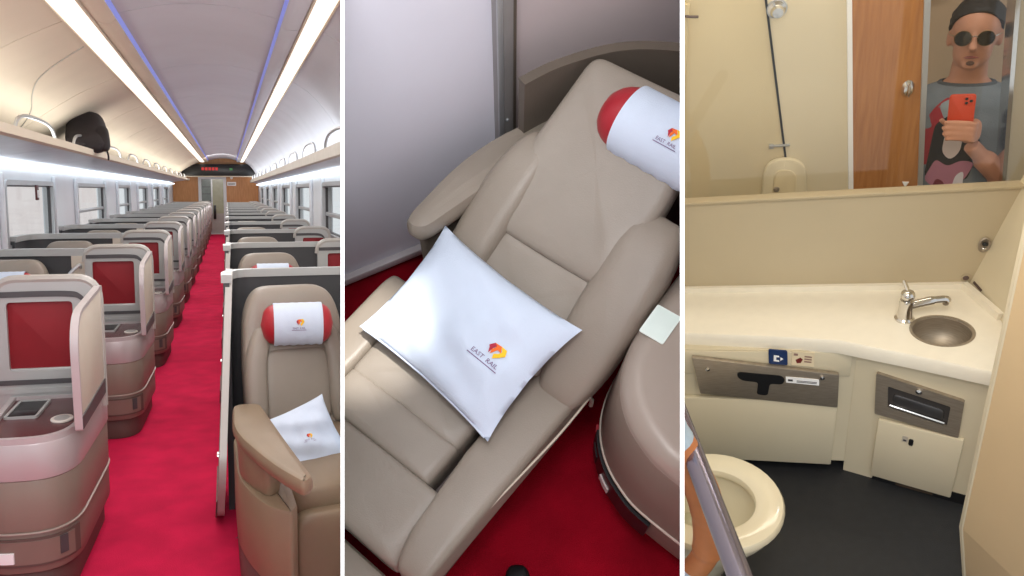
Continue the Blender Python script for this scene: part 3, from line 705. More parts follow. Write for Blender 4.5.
# ================================================================== ROOM 3: the washroom
room(3)
def quadxz(pts, y0, y1): bm = B(); prism(bm, pts, y0, y1, XZ); return bm
bm = B(); box(bm, -.9, 1.6, .6, 2.9, -.05, 0); st('floor_3', bm, m_floor3, smooth=False)
bm = B(); box(bm, -.75, 1.6, 2.75, 2.765, 0, 1.083); st('wall_back_3', bm, m_wash2, smooth=False)
bm = B(); box(bm, -.80, -.75, .6, 2.8, 0, 2.4); st('wall_left_3', bm, m_wash, smooth=False)
bm = B(); box(bm, -.8, 1.7, 1.2, 2.78, 2.35, 2.40); st('ceiling_3', bm, m_wash, smooth=False)
# leaning side panel above the basin and the near side wall
A_, B_, C_ = Vector((.894, 2.75, .631)), Vector((.99, 2.75, 1.047)), Vector((.955, 2.55, .672))
nn = (B_-A_).cross(C_-A_).normalized(); up = (B_-A_).normalized(); fw = (C_-A_)-up*(C_-A_).dot(up); fw.normalize()
def rp(a, b, h=0): return A_+up*a+fw*b+nn*h              # a up the panel, b towards the viewer
hs = -1 if nn.x > 0 else 1                               # sign of the side facing the room
bm = B(); loft(bm, [[rp(a, b, k) for a, b in ((-.7, -.02), (-.7, .33), (.9, .33), (.9, -.02))] for k in (0, -.04*hs)])
rw = st('wall_right_3', bm, m_wash, smooth=False)
EP = [Vector((.826, 1.97, -.03)), Vector((.775, 1.98, .275)), Vector((.758, 1.98, 1.065)), Vector((.74, 1.98, 1.9))]
bm = B(); dq = Vector((.55, -1.0, 0)); tk = Vector((.03, .02, 0))
loft(bm, [EP+[p+tk for p in EP[::-1]], [p+dq for p in EP]+[p+dq+tk for p in EP[::-1]]])
st('wall_right_4', bm, mat('tan_side_panel', (208, 182, 142), .45, 0, .03, 3), smooth=False)
bm = B(); tube(bm, [p+Vector((.006, .012, 0)) for p in EP], .014, 8); st('trim_7', bm, m_wash)
# counter: top with a hole for the basin
outl = [(-.745, 2.748), (-.745, 2.50), (-.054, 2.484), (.30, 2.462), (.455, 2.445), (.53, 2.418), (.66, 2.372), (.874, 2.290), (.905, 2.36), (.958, 2.56), (.92, 2.66), (.893, 2.748)]
bc = Vector((.772, 2.498)); bR = (.092, .082)
bm = B()
ov = [bm.verts.new((p[0], p[1], .672)) for p in outl]; iv = [bm.verts.new((bc.x+bR[0]*math.cos(2*PI*k/32), bc.y+bR[1]*math.sin(2*PI*k/32), .672)) for k in range(32)]
ed = [bm.edges.new((L[i], L[(i+1) % len(L)])) for L in (ov, iv) for i in range(len(L))]
bmesh.ops.triangle_fill(bm, edges=ed, use_beauty=True)
dn = [bm.verts.new((v.co.x, v.co.y, .612)) for v in ov]; dm = [bm.verts.new((p.x, p.y, .662)) for p in [Vector((a, b)) for a, b in offs(outl, -.006)]]
for i in range(len(ov)):
    j = (i+1) % len(ov)
    bm.faces.new((ov[i], ov[j], dm[j], dm[i])); bm.faces.new((dm[i], dm[j], dn[j], dn[i]))

iw = [bm.verts.new((v.co.x, v.co.y, .655)) for v in iv]
for i in range(32): bm.faces.new((iv[i], iv[(i+1) % 32], iw[(i+1) % 32], iw[i]))
wt = ob('washroom_counter', bm, m_counter, label='cream counter top with basin cut-out and angled right end below the mirror', cat='counter')
bm = B(); loft(bm, [[(-.76, 2.752, .67), (-.76, 2.735, .67), (-.76, 2.735, .695), (-.76, 2.752, .695)], [(.893, 2.752, .67), (.885, 2.735, .67), (.885, 2.735, .695), (.893, 2.752, .695)]]); ob('back_lip', bm, m_counter, wt)
bm = B(); loft(bm, [[(.893, 2.745, .67), (.878, 2.74, .67), (.880, 2.735, .70), (.897, 2.745, .70)], [(.958, 2.56, .67), (.942, 2.555, .67), (.944, 2.555, .70), (.962, 2.56, .70)]]); ob('side_lip', bm, m_counter, wt)
t = thing('wash_basin', 'small round steel basin set into the cream counter', 'basin', (bc.x, bc.y, .672))
Sc = Matrix.Diagonal((1, bR[1]/bR[0], 1, 1))
bm = B(); lathe(bm, [(bR[0]-.003, -.004), (bR[0]-.003, -.012), (.084, -.045), (.068, -.075), (.035, -.092), (.022, -.095), (.022, -.10), (.045, -.098), (.075, -.08), (.090, -.048), (bR[0]+.0, -.012)], 36, Sc)
ob('bowl', bm, m_steel, t)
bm = B(); lathe(bm, [(bR[0]-.006, -.004), (bR[0]+.004, .0005), (bR[0]+.004, .0025), (bR[0]-.004, .002)], 36, Sc); ob('rim', bm, m_steel, t)
bm = B(); lathe(bm, [(.0, -.0935), (.018, -.0935), (.020, -.096), (0, -.098)], 16); dr_ = ob('drain', bm, m_chrome, t)
for a in range(5):
    bm = B(); lathe(bm, [(0, -.0925), (.003, -.0925), (.003, -.0936), (0, -.0936)], 8, Matrix.Translation((.01*math.cos(a*1.257), .01*math.sin(a*1.257), 0))); ob('drain_hole', bm, m_black, dr_)
t = thing('faucet', 'chrome mixer faucet standing behind the round basin', 'faucet', (.672, 2.565, .672))
bm = B(); lathe(bm, [(0, 0), (.030, 0), (.031, .006), (.024, .012), (.022, .05), (.023, .07), (.021, .085), (0, .088)], 20); ob('body', bm, m_chrome, t)
bm = B(); tube(bm, cr([(.005, 0, .058), (.04, .005, .066), (.085, .012, .074), (.118, .016, .074), (.124, .016, .066)], 6), [.015]*12+[.0125]*13, 12); sp_ = ob('spout', bm, m_chrome, t)
bm = B(); lathe(bm, [(0, -.014), (.009, -.014), (.010, 0), (0, 0)], 12, Matrix.Translation((.121, .0165, .066))); ob('aerator', bm, m_steel, sp_)
bm = B(); sq(bm, (.0, 0, .105), (.044, .044, .036), .8, .9, 18, 10); ob('cap', bm, m_chrome, t)
bm = B(); tube(bm, [(0, .005, .115), (-.004, .02, .128), (-.008, .04, .136)], .007, 8); ob('lever', bm, m_chrome, t)
# ---- vanity front: left cabinet, angled cabinet
FY = 2.455
t = thing('vanity_cabinet', 'cream cabinet front with steel towel dispenser under the long counter', 'cabinet', (0, FY, 0))
bm = B(); box(bm, -.75, .525, .0, .03, .05, .615); ob('carcass', bm, m_wash, t, smooth=False)
bm = B(); box(bm, -.75, .545, .035, .06, .0, .06); ob('kick_board', bm, m_black, t, smooth=False)
bm = B(); box(bm, -.50, .468, -.022, .0, .045, .385, .006); ob('door', bm, m_wash, t)
bm = B(); box(bm, -.50, .50, -.006, .0, .50, .612, .002); ob('top_rail', bm, m_wash, t)
bm = B(); pl = [(-.03, .592), (.455, .512), (.462, .365), (-.005, .412)]
def fpl(name, pts, y0, y1, m, par, bev=0): 
    bm = B(); prism(bm, pts, y0, y1, XZ, bev); return ob(name, bm, m, par)
ds = thing('towel_dispenser', 'brushed steel dispenser plate with T shaped slot in the cabinet front', 'dispenser', (0, FY-.022, 0))
fpl('plate', rpoly([(-.035, .598), (.462, .525), (.468, .362), (-.008, .415)][::1], .004, 2), -.006, .012, m_steel, ds, .002)
fpl('slot', rpoly([(.125, .533), (.275, .517), (.287, .499), (.278, .474), (.236, .478), (.230, .417), (.192, .421), (.196, .483), (.14, .49), (.122, .51)], .012, 3), -.0085, -.003, m_black, ds)
fpl('label', rpoly([(.288, .513), (.398, .502), (.40, .474), (.290, .486)], .002, 2), -.009, -.005, m_white, ds)
for z in (.496, .490): fpl('label_line', [(.325, z+.0015), (.392, z-.0055), (.392, z-.0085), (.325, z-.0015)], -.0096, -.009, m_groove, ds)
fpl('label_mark', [(.296, .503), (.312, .5015), (.312, .492), (.296, .4935)], -.0096, -.009, m_groove, ds)
for x, z in ((.02, .545), (.408, .512)):
    bm = B(); lathe(bm, [(0, 0), (.009, 0), (.008, .006), (0, .008)], 12, rotM((x, -.006, z), R(90))); ob('screw', bm, m_chrome, ds)
sg = thing('blue_sign', 'dark blue square sign with white hand symbol under the counter edge', 'sign', (.262, FY-.006, .618))
blu = mat('sign_blue', (28, 52, 96), .4)
def sgp(name, pts, y0, y1, m, s=.85): 
    bm = B(); prism(bm, [(a*s, b*s) for a, b in pts], y0, y1, XZ); return ob(name, bm, m, sg, smooth=False)
sgp('plate', rpoly([(-.036, -.068), (.038, -.076), (.034, .004), (-.040, .012)], .008, 3), -.006, 0, blu)
sgp('symbol', [(-.018, -.018), (.002, -.022), (.004, -.03), (-.008, -.03), (-.008, -.045), (.004, -.048), (.004, -.056), (-.018, -.052)], -.0068, -.006, m_white)
sgp('symbol', [(.008, -.03), (.02, -.04), (.008, -.05)], -.0068, -.006, m_white)
sk = thing('pictogram_sticker', 'small pale sticker with dark red no litter pictogram beside the blue sign', 'sticker', (.338, FY-.006, .608))
def skp(name, pts, y0, y1, m):
    bm = B(); prism(bm, [(a*.85, b*.85) for a, b in pts], y0, y1, XZ); return ob(name, bm, m, sk, smooth=False)
skp('backing', [(-.036, -.064), (.050, -.074), (.050, .004), (-.036, .012)], -.003, 0, mat('sticker_cream', (224, 208, 176), .5))
dkr = mat('dark_red_print', (110, 34, 30), .5)
skp('pictogram', [(-.022, -.035), (-.004, -.022), (.006, -.032), (-.001, -.052), (-.016, -.054)], -.0036, -.003, dkr); skp('pictogram', [(-.03, .002), (-.014, .0), (-.014, -.012), (-.03, -.010)], -.0036, -.003, mat('grey_print', (150, 120, 108), .5))
for z in (-.012, -.026, -.040): skp('text_line', [(.012, z), (.04, z-.004), (.04, z-.012), (.012, z-.008)], -.0036, -.003, mat('grey_print', (150, 120, 108), .5))
# angled cabinet: x along the face from its left corner
dA = Vector((.354, -.128, 0)).normalized(); nA = Vector((-dA.y, dA.x, 0)); pA = Vector((.525, 2.45, 0))
MA = Matrix(((dA.x, nA.x, 0, pA.x), (dA.y, nA.y, 0, pA.y), (0, 0, 1, 0), (0, 0, 0, 1)))
t = thing('waste_cabinet', 'angled cream cabinet with a steel waste flap under the basin', 'cabinet', M=MA)
bm = B(); box(bm, -.01, .42, .0, .03, .0, .615); ob('carcass', bm, m_wash, t, smooth=False)
bm = B(); box(bm, .085, .345, -.018, .0, .03, .33, .005); dd = ob('door', bm, m_wash, t)
bm = B(); prism(bm, rpoly([(.09, .0), (.40, .0), (.40, .05), (.10, .05)], .002, 2), -.004, .0, XZ); ob('kick_board', bm, m_black, t)
bm = B(); box(bm, .17, .29, -.008, -.003, .008, .032); ob('floor_grille', bm, mat('brown_grille', (70, 56, 44), .5), t)
wf = thing('waste_flap', 'brushed steel framed waste flap in the angled cabinet', 'waste flap', M=MA)
fo = rpoly([(.058, .545), (.322, .503), (.328, .333), (.07, .352)], .006, 3); fi = rpoly([(.098, .497), (.288, .468), (.289, .372), (.107, .398)], .006, 3)
bm = B(); ring(bm, fo, fi, -.014, .004, XZ); ob('frame', bm, m_steel, wf)
bm = B(); prism(bm, offs(fi, -.002), -.004, .002, XZ); ob('recess', bm, mat('recess_dark', (60, 56, 54), .5), wf)
bm = B(); prism(bm, rpoly([(.118, .462), (.272, .44), (.276, .392), (.122, .412)], .015, 3), -.009, -.003, XZ, .003); fl_ = ob('flap', bm, mat('flap_steel', (126, 124, 124), .3, .9, .1, 10), wf)
bm = B(); tube(bm, [(.112, -.011, .408), (.28, -.011, .384)], .005, 6); ob('lower_lip', bm, m_chrome, fl_)
bm = B(); lathe(bm, [(0, 0), (.011, 0), (.010, .008), (0, .011)], 14, rotM((.192, -.014, .508), R(90))); ob('knob', bm, m_chrome, wf)
kt = thing('lock_sticker', 'tiny sticker and dark keyhole mark on the angled cabinet door', 'sticker', M=MA @ Matrix.Translation((.185, -.018, .268)))
bm = B(); box(bm, -.018, .0, -.002, 0, -.012, .016); ob('paper', bm, mat('sticker_grey', (186, 176, 160), .5), kt, smooth=False)
bm = B(); box(bm, .003, .018, -.003, 0, -.022, .008, .004); ob('keyhole', bm, m_black, kt)
bm = B(); box(bm, -.014, -.004, -.0026, -.002, -.008, .0); ob('print', bm, m_groove, kt, smooth=False)
# fittings on the leaning panel
def rpM(a, b):                                           # frame on the panel: x along b, y up, z out to the room
    o = rp(a, b, 0); z = nn*hs; x = fw; y = z.cross(x)
    return Matrix(((x.x, y.x, z.x, o.x), (x.y, y.y, z.y, o.y), (x.z, y.z, z.z, o.z), (0, 0, 0, 1)))
t = thing('wall_valve', 'round chrome valve fitting on the wall above the basin corner', 'fitting', M=Matrix.Translation((.925, 2.748, .855)) @ Matrix.Rotation(R(90), 4, 'X'))
bm = B(); lathe(bm, [(0, 0), (.024, 0), (.026, .003), (.022, .006), (.018, .004), (0, .004)], 20, Matrix.Diagonal((.75, 1.2, 1, 1))); ob('rose', bm, m_steel, t)
bm = B(); sq(bm, (0, .006, .008), (.018, .016, .012), .8, .8, 12, 8); ob('knob', bm, m_black, t)
bm = B(); sq(bm, (0, -.014, .006), (.016, .012, .01), .8, .8, 12, 8); ob('cap', bm, m_chrome, t)
t = thing('wall_button', 'small dark round button low on the wall by the basin', 'button', M=Matrix.Translation((.890, 2.748, .715)) @ Matrix.Rotation(R(90), 4, 'X'))
bm = B(); lathe(bm, [(0, 0), (.010, 0), (.010, .004), (.007, .006), (0, .007)], 14); ob('cap', bm, m_base, t)
bm = B(); lathe(bm, [(.009, 0), (.014, 0), (.013, .003), (.009, .003)], 14); ob('collar', bm, m_wash2, t)
t = thing('wall_slot', 'thin dark slot mark on the leaning panel beside the basin', 'slot', M=rpM(.075, .035))
bm = B(); box(bm, -.02, .03, -.004, .004, .0, .003); ob('slot', bm, m_base, t, smooth=False)
# ---- mirror: framed pane, and the mirrored side of the room beyond it
t = thing('wall_mirror', 'wide wall mirror above the counter showing the door and a man', 'mirror', (0, 2.75, 1.083))
bm = B(); box(bm, -.75, 1.15, -.012, .03, -.006, .004, .002); ob('bottom_rail', bm, m_wash2, t)
bm = B(); box(bm, -.75, 1.15, -.028, -.022, .0, .85); ob('pane', bm, glass('mirror_pane', (.99, .985, .97), .03), t, smooth=False)
bm = B(); box(bm, -.75, 1.15, -.035, .03, .85, .88, .004); ob('top_rail', bm, m_wash2, t)
VY = 3.15
vw = mat('cream_wall_panel', (216, 200, 164), .45, 0, .03, 2); vw2 = mat('pale_cream_panel', (224, 212, 184), .45, 0, .03, 2)
w = st('wall_mirror_side', quadxz([(-.9, .55), (.362, .55), (.345, .88), (.233, 1.68), (.15, 2.3), (-.9, 2.3)], VY, VY+.05), vw, smooth=False)
ob('gap', quadxz([(.358, .55), (.366, .55), (.352, .88), (.241, 1.68), (.158, 2.3), (.150, 2.3), (.233, 1.68), (.344, .88)], VY-.004, VY+.05), m_black, w, smooth=False)
ob('wall_panel', quadxz([(.366, .55), (.60, .55), (.563, .87), (.497, 1.64), (.44, 2.3), (.158, 2.3), (.241, 1.68), (.352, .88)], VY, VY+.05), vw2, w, smooth=False)
bm = B(); tube(bm, [(-.15, VY-.005, .55), (-.08, VY-.005, 1.1), (-.04, VY-.005, 1.7)], .022, 10); ob('pipe_cover', bm, vw, w)
d3 = st('door_2', quadxz([(.60, .55), (.83, .55), (.797, .87), (.732, 1.60), (.67, 2.3), (.445, 2.3), (.507, 1.63), (.57, .87)], VY-.01, VY+.03), m_wooddoor, smooth=False)
ob('edge_strip', quadxz([(.588, .55), (.606, .55), (.576, .87), (.511, 1.64), (.45, 2.3), (.43, 2.3), (.496, 1.64), (.560, .87)], VY-.02, VY+.03), m_white, d3, smooth=False)
ob('jamb', quadxz([(.83, .55), (.852, .55), (.812, .87), (.750, 1.60), (.69, 2.3), (.668, 2.3), (.731, 1.60), (.796, .87)], VY-.02, VY+.10), m_alu, d3, smooth=False)
bm = B(); lathe(bm, [(0, 0), (.022, 0), (.024, .004), (.016, .016), (0, .018)], 18, rotM((.718, VY-.01, 1.285), R(90)) @ Matrix.Diagonal((.9, 1.4, 1, 1))); kn = ob('lock_knob', bm, m_chrome, d3)
bm = B(); sq(bm, (.718, VY-.03, 1.285), (.010, .02, .05), .7, .7, 10, 8); ob('thumb_turn', bm, m_chrome, kn)
ob('arrow_mark', quadxz([(.742, .898), (.765, .895), (.754, .872)], VY-.013, VY-.009), m_white, d3, smooth=False)
st('trim_8', quadxz([(1.085, .55), (1.098, .55), (1.082, .83), (1.006, 1.56), (.93, 2.3), (.917, 2.3), (.993, 1.56), (1.069, .83)], VY-.03, VY+.06), m_chrome, smooth=False)
st('wall_mirror_jamb', quadxz([(1.098, .55), (1.9, .55), (1.9, 2.3), (.93, 2.3), (1.006, 1.56), (1.082, .83)], VY-.01, VY+.04), m_wash2, smooth=False)
bm = B(); box(bm, -.9, 1.9, 2.76, 3.9, 2.28, 2.32); st('ceiling_mirror_side', bm, m_wash, smooth=False)
# corridor beyond the open door
bm = B(); box(bm, .3, 2.2, 3.95, 4.0, -.4, 2.5); wc = st('wall_corridor', bm, mat('corridor_beige', (200, 172, 140), .5, 0, .04, 2), smooth=False)
bm = B(); box(bm, .88, 1.02, 3.90, 3.95, 1.36, 1.75); ob('dark_niche', bm, mat('dark_red_brown_niche', (92, 40, 32), .5), wc, smooth=False)
bm = B(); box(bm, 1.14, 1.22, 3.90, 3.95, 1.40, 1.75); ob('red_panel', bm, mat('red_wall_panel', (150, 30, 30), .5), wc, smooth=False)
bm = B(); box(bm, .86, .885, 3.92, 3.955, -.2, 2.2); ob('corner_post', bm, vw, wc, smooth=False)
# reflected flush knob, coat hook and bowl lid on the cream panel
t = thing('coat_peg', 'chrome knob high on the cream panel beside the dark gap in the mirror', 'knob', M=rotM((.275, VY, 1.635), R(90)))
bm = B(); lathe(bm, [(0, 0), (.030, 0), (.030, .008), (.018, .014), (.018, .03), (.024, .036), (.018, .05), (0, .052)], 18); ob('knob', bm, m_chrome, t)
bm = B(); lathe(bm, [(.030, 0), (.036, 0), (.034, .006), (.028, .006)], 18); ob('rose', bm, m_alu, t)
t = thing('wall_latch', 'small steel latch bar across the dark gap in the mirror', 'latch', (.305, VY, 1.09))
bm = B(); box(bm, -.035, .035, -.012, 0, -.004, .004, .002); ob('bar', bm, m_alu, t)
bm = B(); box(bm, -.04, -.022, -.016, 0, -.009, .009, .003); ob('keeper', bm, m_alu, t)
t = thing('raised_lid', 'raised cream lid leaning on the panel behind the mirror glass', 'lid', (.325, VY-.002, .88))
bm = B(); prism(bm, rpoly([(-.10, -.3), (.10, -.3), (.075, .155), (-.075, .165)], [.02, .02, .075, .075], 8), -.03, 0, XZ, .012); ob('lid', bm, mat('lid_cream', (220, 207, 176), .35, 0, .02, 3), t)
bm = B(); prism(bm, rpoly([(-.055, -.3), (.055, -.3), (.04, .11), (-.04, .12)], [.02, .02, .04, .04], 8), -.036, -.028, XZ, .004); ob('inner_panel', bm, vw, t)
bm = B(); lathe(bm, [(0, 0), (.012, 0), (.010, .006), (0, .008)], 14, rotM((-.03, -.036, .03), R(90))); ob('flush_button', bm, m_steel, t)
t = thing('coat_hook', 'dark hook on the cream panel at the mirror edge', 'hook', (-.02, VY, 1.655))
bm = B(); tube(bm, cr([(-.03, 0, .01), (-.02, -.02, .005), (.0, -.025, .0), (.03, -.02, -.006)], 5), .005, 8); ob('arm', bm, m_base, t)
bm = B(); box(bm, -.045, -.02, -.006, 0, -.01, .02, .003); ob('plate', bm, m_base, t)
# ---- toilet
t = thing('toilet', 'ivory toilet bowl with open seat standing on the black floor', 'toilet', (.035, 1.93, 0))
def egg(rx, ry, x0=0, n=40):                             # long axis along x, tip at +x
    return [(x0+(rx*math.cos(2*PI*k/n) if math.cos(2*PI*k/n) > 0 else rx*1.25*math.cos(2*PI*k/n)), ry*math.sin(2*PI*k/n)) for k in range(n)]
def eloft(rs): 
    bm = B(); loft(bm, [[(x, y, z) for x, y in egg(rx, ry, x0)] for rx, ry, x0, z in rs], cap=False); return bm
bm = eloft([(.10, .10, -.08, 0), (.10, .10, -.08, .01), (.11, .11, -.06, .10), (.15, .15, -.03, .22), (.195, .19, -.005, .32), (.205, .20, 0, .355), (.205, .20, 0, .37), (.15, .145, -.01, .37), (.145, .14, -.01, .34), (.12, .11, -.03, .25), (.07, .06, -.06, .17), (.02, .02, -.08, .15)])
ob('bowl', bm, m_porc, t)
so = egg(.215, .21, 0); si = egg(.135, .125, -.012)
bm = B(); loft(bm, [[(x, y, z) for x, y in p] for p, z in ((so, .372), (so, .388), (offs(so, .006), .398), (offs(so, .02), .402), (offs(si, -.016), .402), (offs(si, -.004), .396), (si, .386), (si, .372), (so, .372))], cap=False); ob('seat', bm, m_porc, t)
bm = B(); prism(bm, [(x, y) for x, y in egg(.13, .12, -.012)], .20, .215); ob('water', bm, mat('bowl_water', (196, 190, 160), .08), t)
bm = B(); box(bm, -.42, -.20, -.19, .19, .0, .40, .03); ob('rear_housing', bm, m_porc, t)
# ---- steel rail in front of the toilet
t = thing('grab_rail', 'purple grey steel grab rail in front of the toilet', 'grab rail', (0, 0, 0))
rl3 = mat('rail_steel', (150, 146, 166), .22, .9, .03, 4)
bm = B(); tube(bm, cr([(-.115, 1.99, .90), (-.052, 1.758, .90), (.077, 1.28, .90), (.13, 1.08, .90)], 6), .030, 14); ob('bar', bm, rl3, t)
bm = B(); tube(bm, [(-.115, 1.99, .90), (-.17, 2.05, .90), (-.30, 2.10, .88)], .026, 12); ob('bend', bm, rl3, t)

# ---- the man seen in the mirror, standing in the doorway
def remesh(bm, vox, smooth=6):
    bmesh.ops.recalc_face_normals(bm, faces=bm.faces[:]); me = bpy.data.meshes.new('tmp'); bm.to_mesh(me); bm.free()
    o = bpy.data.objects.new('tmp', me); COL.objects.link(o)
    m = o.modifiers.new('r', 'REMESH'); m.mode = 'VOXEL'; m.voxel_size = vox
    s = o.modifiers.new('s', 'SMOOTH'); s.factor = .5; s.iterations = smooth
    bpy.context.view_layer.update(); r = bpy.data.meshes.new_from_object(o.evaluated_get(bpy.context.evaluated_depsgraph_get()))
    bpy.data.objects.remove(o); bpy.data.meshes.remove(me); return r
def erings(bm, rs, n=28):                                # elliptical rings (z, rx, ry, x, y)
    loft(bm, [[(x+rx*math.cos(2*PI*k/n), y+ry*math.sin(2*PI*k/n), z) for k in range(n)] for z, rx, ry, x, y in rs])
EYEP = Vector((1.008, 3.52, 1.312))
MM = Matrix.Translation(EYEP) @ Matrix.Rotation(R(-16), 4, 'Z') @ Matrix.Rotation(R(-12), 4, 'X') @ Matrix.Scale(1.05, 4) @ Matrix.Translation((0, 0, -1.655))
man = thing('person', 'man in round sunglasses and grey printed T-shirt holding a red phone, in the mirror', 'person', M=MM)
TOR = [(.80, .150, .105, 0, 0), (.90, .168, .118, 0, 0), (1.0, .160, .112, 0, 0), (1.10, .155, .105, 0, 0), (1.22, .168, .112, 0, 0), (1.34, .185, .115, 0, 0), (1.41, .188, .100, 0, .005), (1.45, .150, .078, 0, .01), (1.475, .085, .062, 0, .012), (1.50, .060, .058, 0, .01), (1.56, .056, .056, 0, .0)]
bm = B(); erings(bm, TOR)
sq(bm, (0, .012, 1.672), (.150, .188, .205), .95, .95, 28, 18)              # skull
sq(bm, (0, -.012, 1.60), (.122, .140, .135), .9, .85, 24, 14)               # jaw and cheeks
sq(bm, (0, -.068, 1.558), (.052, .040, .038), .9, .9, 14, 10)               # chin
tube(bm, [(0, -.078, 1.665), (0, -.094, 1.64), (0, -.104, 1.622), (0, -.088, 1.612)], [.008, .011, .016, .010], 10)
for s in (-1, 1):
    sq(bm, (s*.078, .012, 1.64), (.018, .038, .062), .9, .9, 12, 10)        # ear
    tube(bm, [(s*.10, 0, .88), (s*.10, -.01, .50), (s*.10, .01, .09)], [.088, .060, .042], 14)
    sq(bm, (s*.10, -.06, .04), (.09, .26, .08), .6, .6, 16, 10)             # foot
tube(bm, cr([(-.165, .005, 1.405), (-.225, .01, 1.28), (-.245, .0, 1.13), (-.25, -.04, .98), (-.245, -.08, .86)], 5), [.055]*6+[.046]*6+[.036]*5+[.028]*4, 14)
sq(bm, (-.243, -.10, .79), (.04, .085, .15), .7, .7, 16, 12)
AB = [(.165, .005, 1.405), (.195, -.03, 1.30), (.185, -.11, 1.14), (.12, -.21, 1.22), (.045, -.275, 1.315)]
tube(bm, cr(AB, 6), [.055]*7+[.047]*5+[.044]*4+[.038]*5+[.027]*4, 14)
PH = Vector((-.0, -.335, 1.435)); HX = -.015                          # the phone
sq(bm, (.052+HX, -.297, 1.372), (.062, .046, .088), .7, .6, 18, 12)            # palm
for i, (z, x1) in enumerate(((1.414, -.030), (1.394, -.034), (1.374, -.030), (1.356, -.020))):   # four fingers closed round the phone
    tube(bm, cr([(.062+HX, -.305, z-.012), (.060+HX, -.345, z-.006), (.036+HX, -.354, z), (x1+.02+HX, -.352, z), (x1+HX, -.349, z-.003)], 4), [.0095]*6+[.0088]*6+[.0078]*5, 10)
tube(bm, cr([(.050+HX, -.285, 1.345), (.015+HX, -.300, 1.365), (-.020+HX, -.305, 1.392), (-.042+HX, -.318, 1.415)], 4), [.013]*5+[.011]*4+[.009]*4, 10)
b_ = ob('body', remesh(bm, .0055, 5), m_skin, man, ang=180)
bm = B(); erings(bm, [(z, rx+.016, ry+.018, x, y) for z, rx, ry, x, y in [(.78, .165, .115, 0, 0)]+TOR[1:8]]+[(1.478, .098, .076, 0, .012)])
tube(bm, cr([(-.15, .005, 1.41), (-.22, .01, 1.30), (-.25, .0, 1.16)], 5), [.070]*4+[.078]*7, 16)
tube(bm, cr([(.15, .005, 1.41), (.20, -.025, 1.31), (.19, -.07, 1.215)], 5), [.070]*4+[.076]*7, 16)
tm = remesh(bm, .007, 4); tm.materials.clear()
cloth = mat('grey_cotton_shirt', (122, 130, 136), .9, 0, .12, 14, .3, 220, spec=.1)
sh = ob('shirt', tm, cloth, man, ang=180)
bm = B(); erings(bm, [(1.470, .098, .076, 0, .010), (1.486, .090, .070, 0, .010), (1.486, .080, .062, 0, .010), (1.470, .088, .068, 0, .010)]); ob('collar', bm, mat('shirt_collar', (84, 90, 96), .9), sh)
bt = BVHTree.FromPolygons([v.co for v in tm.vertices], [p.vertices[:] for p in tm.polygons])
def onshirt(x, z, h):
    hit = bt.ray_cast(Vector((x, -1, z)), Vector((0, 1, 0)))
    return (x, (hit[0].y if hit[0] else -.12)-h, z)
def patch(name, pts, m, h):
    bm = B(); c = Vector((sum(p[0] for p in pts)/len(pts), sum(p[1] for p in pts)/len(pts)))
    pts = [(p[0]-.015, p[1]+.16) for p in pts]; c += Vector((-.015, .16)); P = rpoly(pts, .02, 3); N = 4; cv_ = bm.verts.new(onshirt(c.x, c.y, h)); rg = [[bm.verts.new(onshirt(*(c+(p-c)*k/N), h)) for p in P] for k in range(1, N+1)]
    for i in range(len(P)):
        j = (i+1) % len(P)
        try: bm.faces.new((cv_, rg[0][i], rg[0][j]))
        except ValueError: pass
        for a, b in zip(rg, rg[1:]):
            try: bm.faces.new((a[i], a[j], b[j], b[i]))
            except ValueError: pass
    ob(name, bm, m, sh)
pr = lambda n, c: mat(n, c, .85)
patch('print', [(-.11, 1.02), (-.03, 1.04), (.0, 1.24), (-.03, 1.29), (-.07, 1.25), (-.12, 1.14)], pr('print_red', (160, 34, 50)), .0015)
patch('print', [(-.06, 1.26), (.0, 1.29), (.05, 1.22), (.02, 1.18), (-.03, 1.2)], pr('print_grey', (150, 160, 164)), .002)
patch('print', [(-.07, .98), (.07, .98), (.09, 1.12), (.06, 1.22), (-.0, 1.24), (-.06, 1.19)], pr('print_black', (30, 30, 36)), .003)
patch('print', [(-.025, 1.085), (.005, 1.055), (.032, 1.09), (.034, 1.16), (.005, 1.18), (-.024, 1.155)], pr('print_face', (222, 206, 198)), .0045)
patch('print', [(-.07, .97), (-.01, .93), (.06, .98), (.085, 1.05), (.04, 1.06), (.0, 1.03), (-.04, 1.06)], pr('print_pink', (182, 120, 140)), .0045)
patch('print', [(.02, .90), (.06, .93), (.055, 1.02), (.03, 1.0)], pr('print_white', (226, 220, 226)), .006)
patch('print', [(-.04, .93), (.01, .91), (.0, .97), (-.03, .985)], pr('print_wine', (120, 40, 58)), .006)
patch('print', [(-.11, .93), (-.075, .92), (-.09, .99), (-.12, 1.0)], pr('print_grey', (150, 160, 164)), .003)
patch('print', [(-.12, .86), (-.07, .87), (-.075, .91), (-.125, .90)], pr('print_white', (226, 220, 226)), .003)
patch('print', [(-.112, .868), (-.078, .876), (-.082, .902), (-.116, .894)], pr('print_black', (30, 30, 36)), .0045)
hairm = mat('dark_hair', (30, 24, 22), .6, 0, .3, 60, .3, 200)
bm = B()
def hf(p):
    q = Vector(p); return q
sq(bm, (0, .022, 1.695), (.166, .196, .186), .95, .95, 30, 22)
bmesh.ops.bisect_plane(bm, geom=bm.verts[:]+bm.edges[:]+bm.faces[:], plane_co=(0, -.05, 1.728), plane_no=Vector((0, -.62, -.62)).normalized(), clear_outer=True)
bmesh.ops.bisect_plane(bm, geom=bm.verts[:]+bm.edges[:]+bm.faces[:], plane_co=(0, .05, 1.60), plane_no=(0, -.25, -1), clear_outer=True)
bmesh.ops.holes_fill(bm, edges=[e for e in bm.edges if e.is_boundary], sides=0)
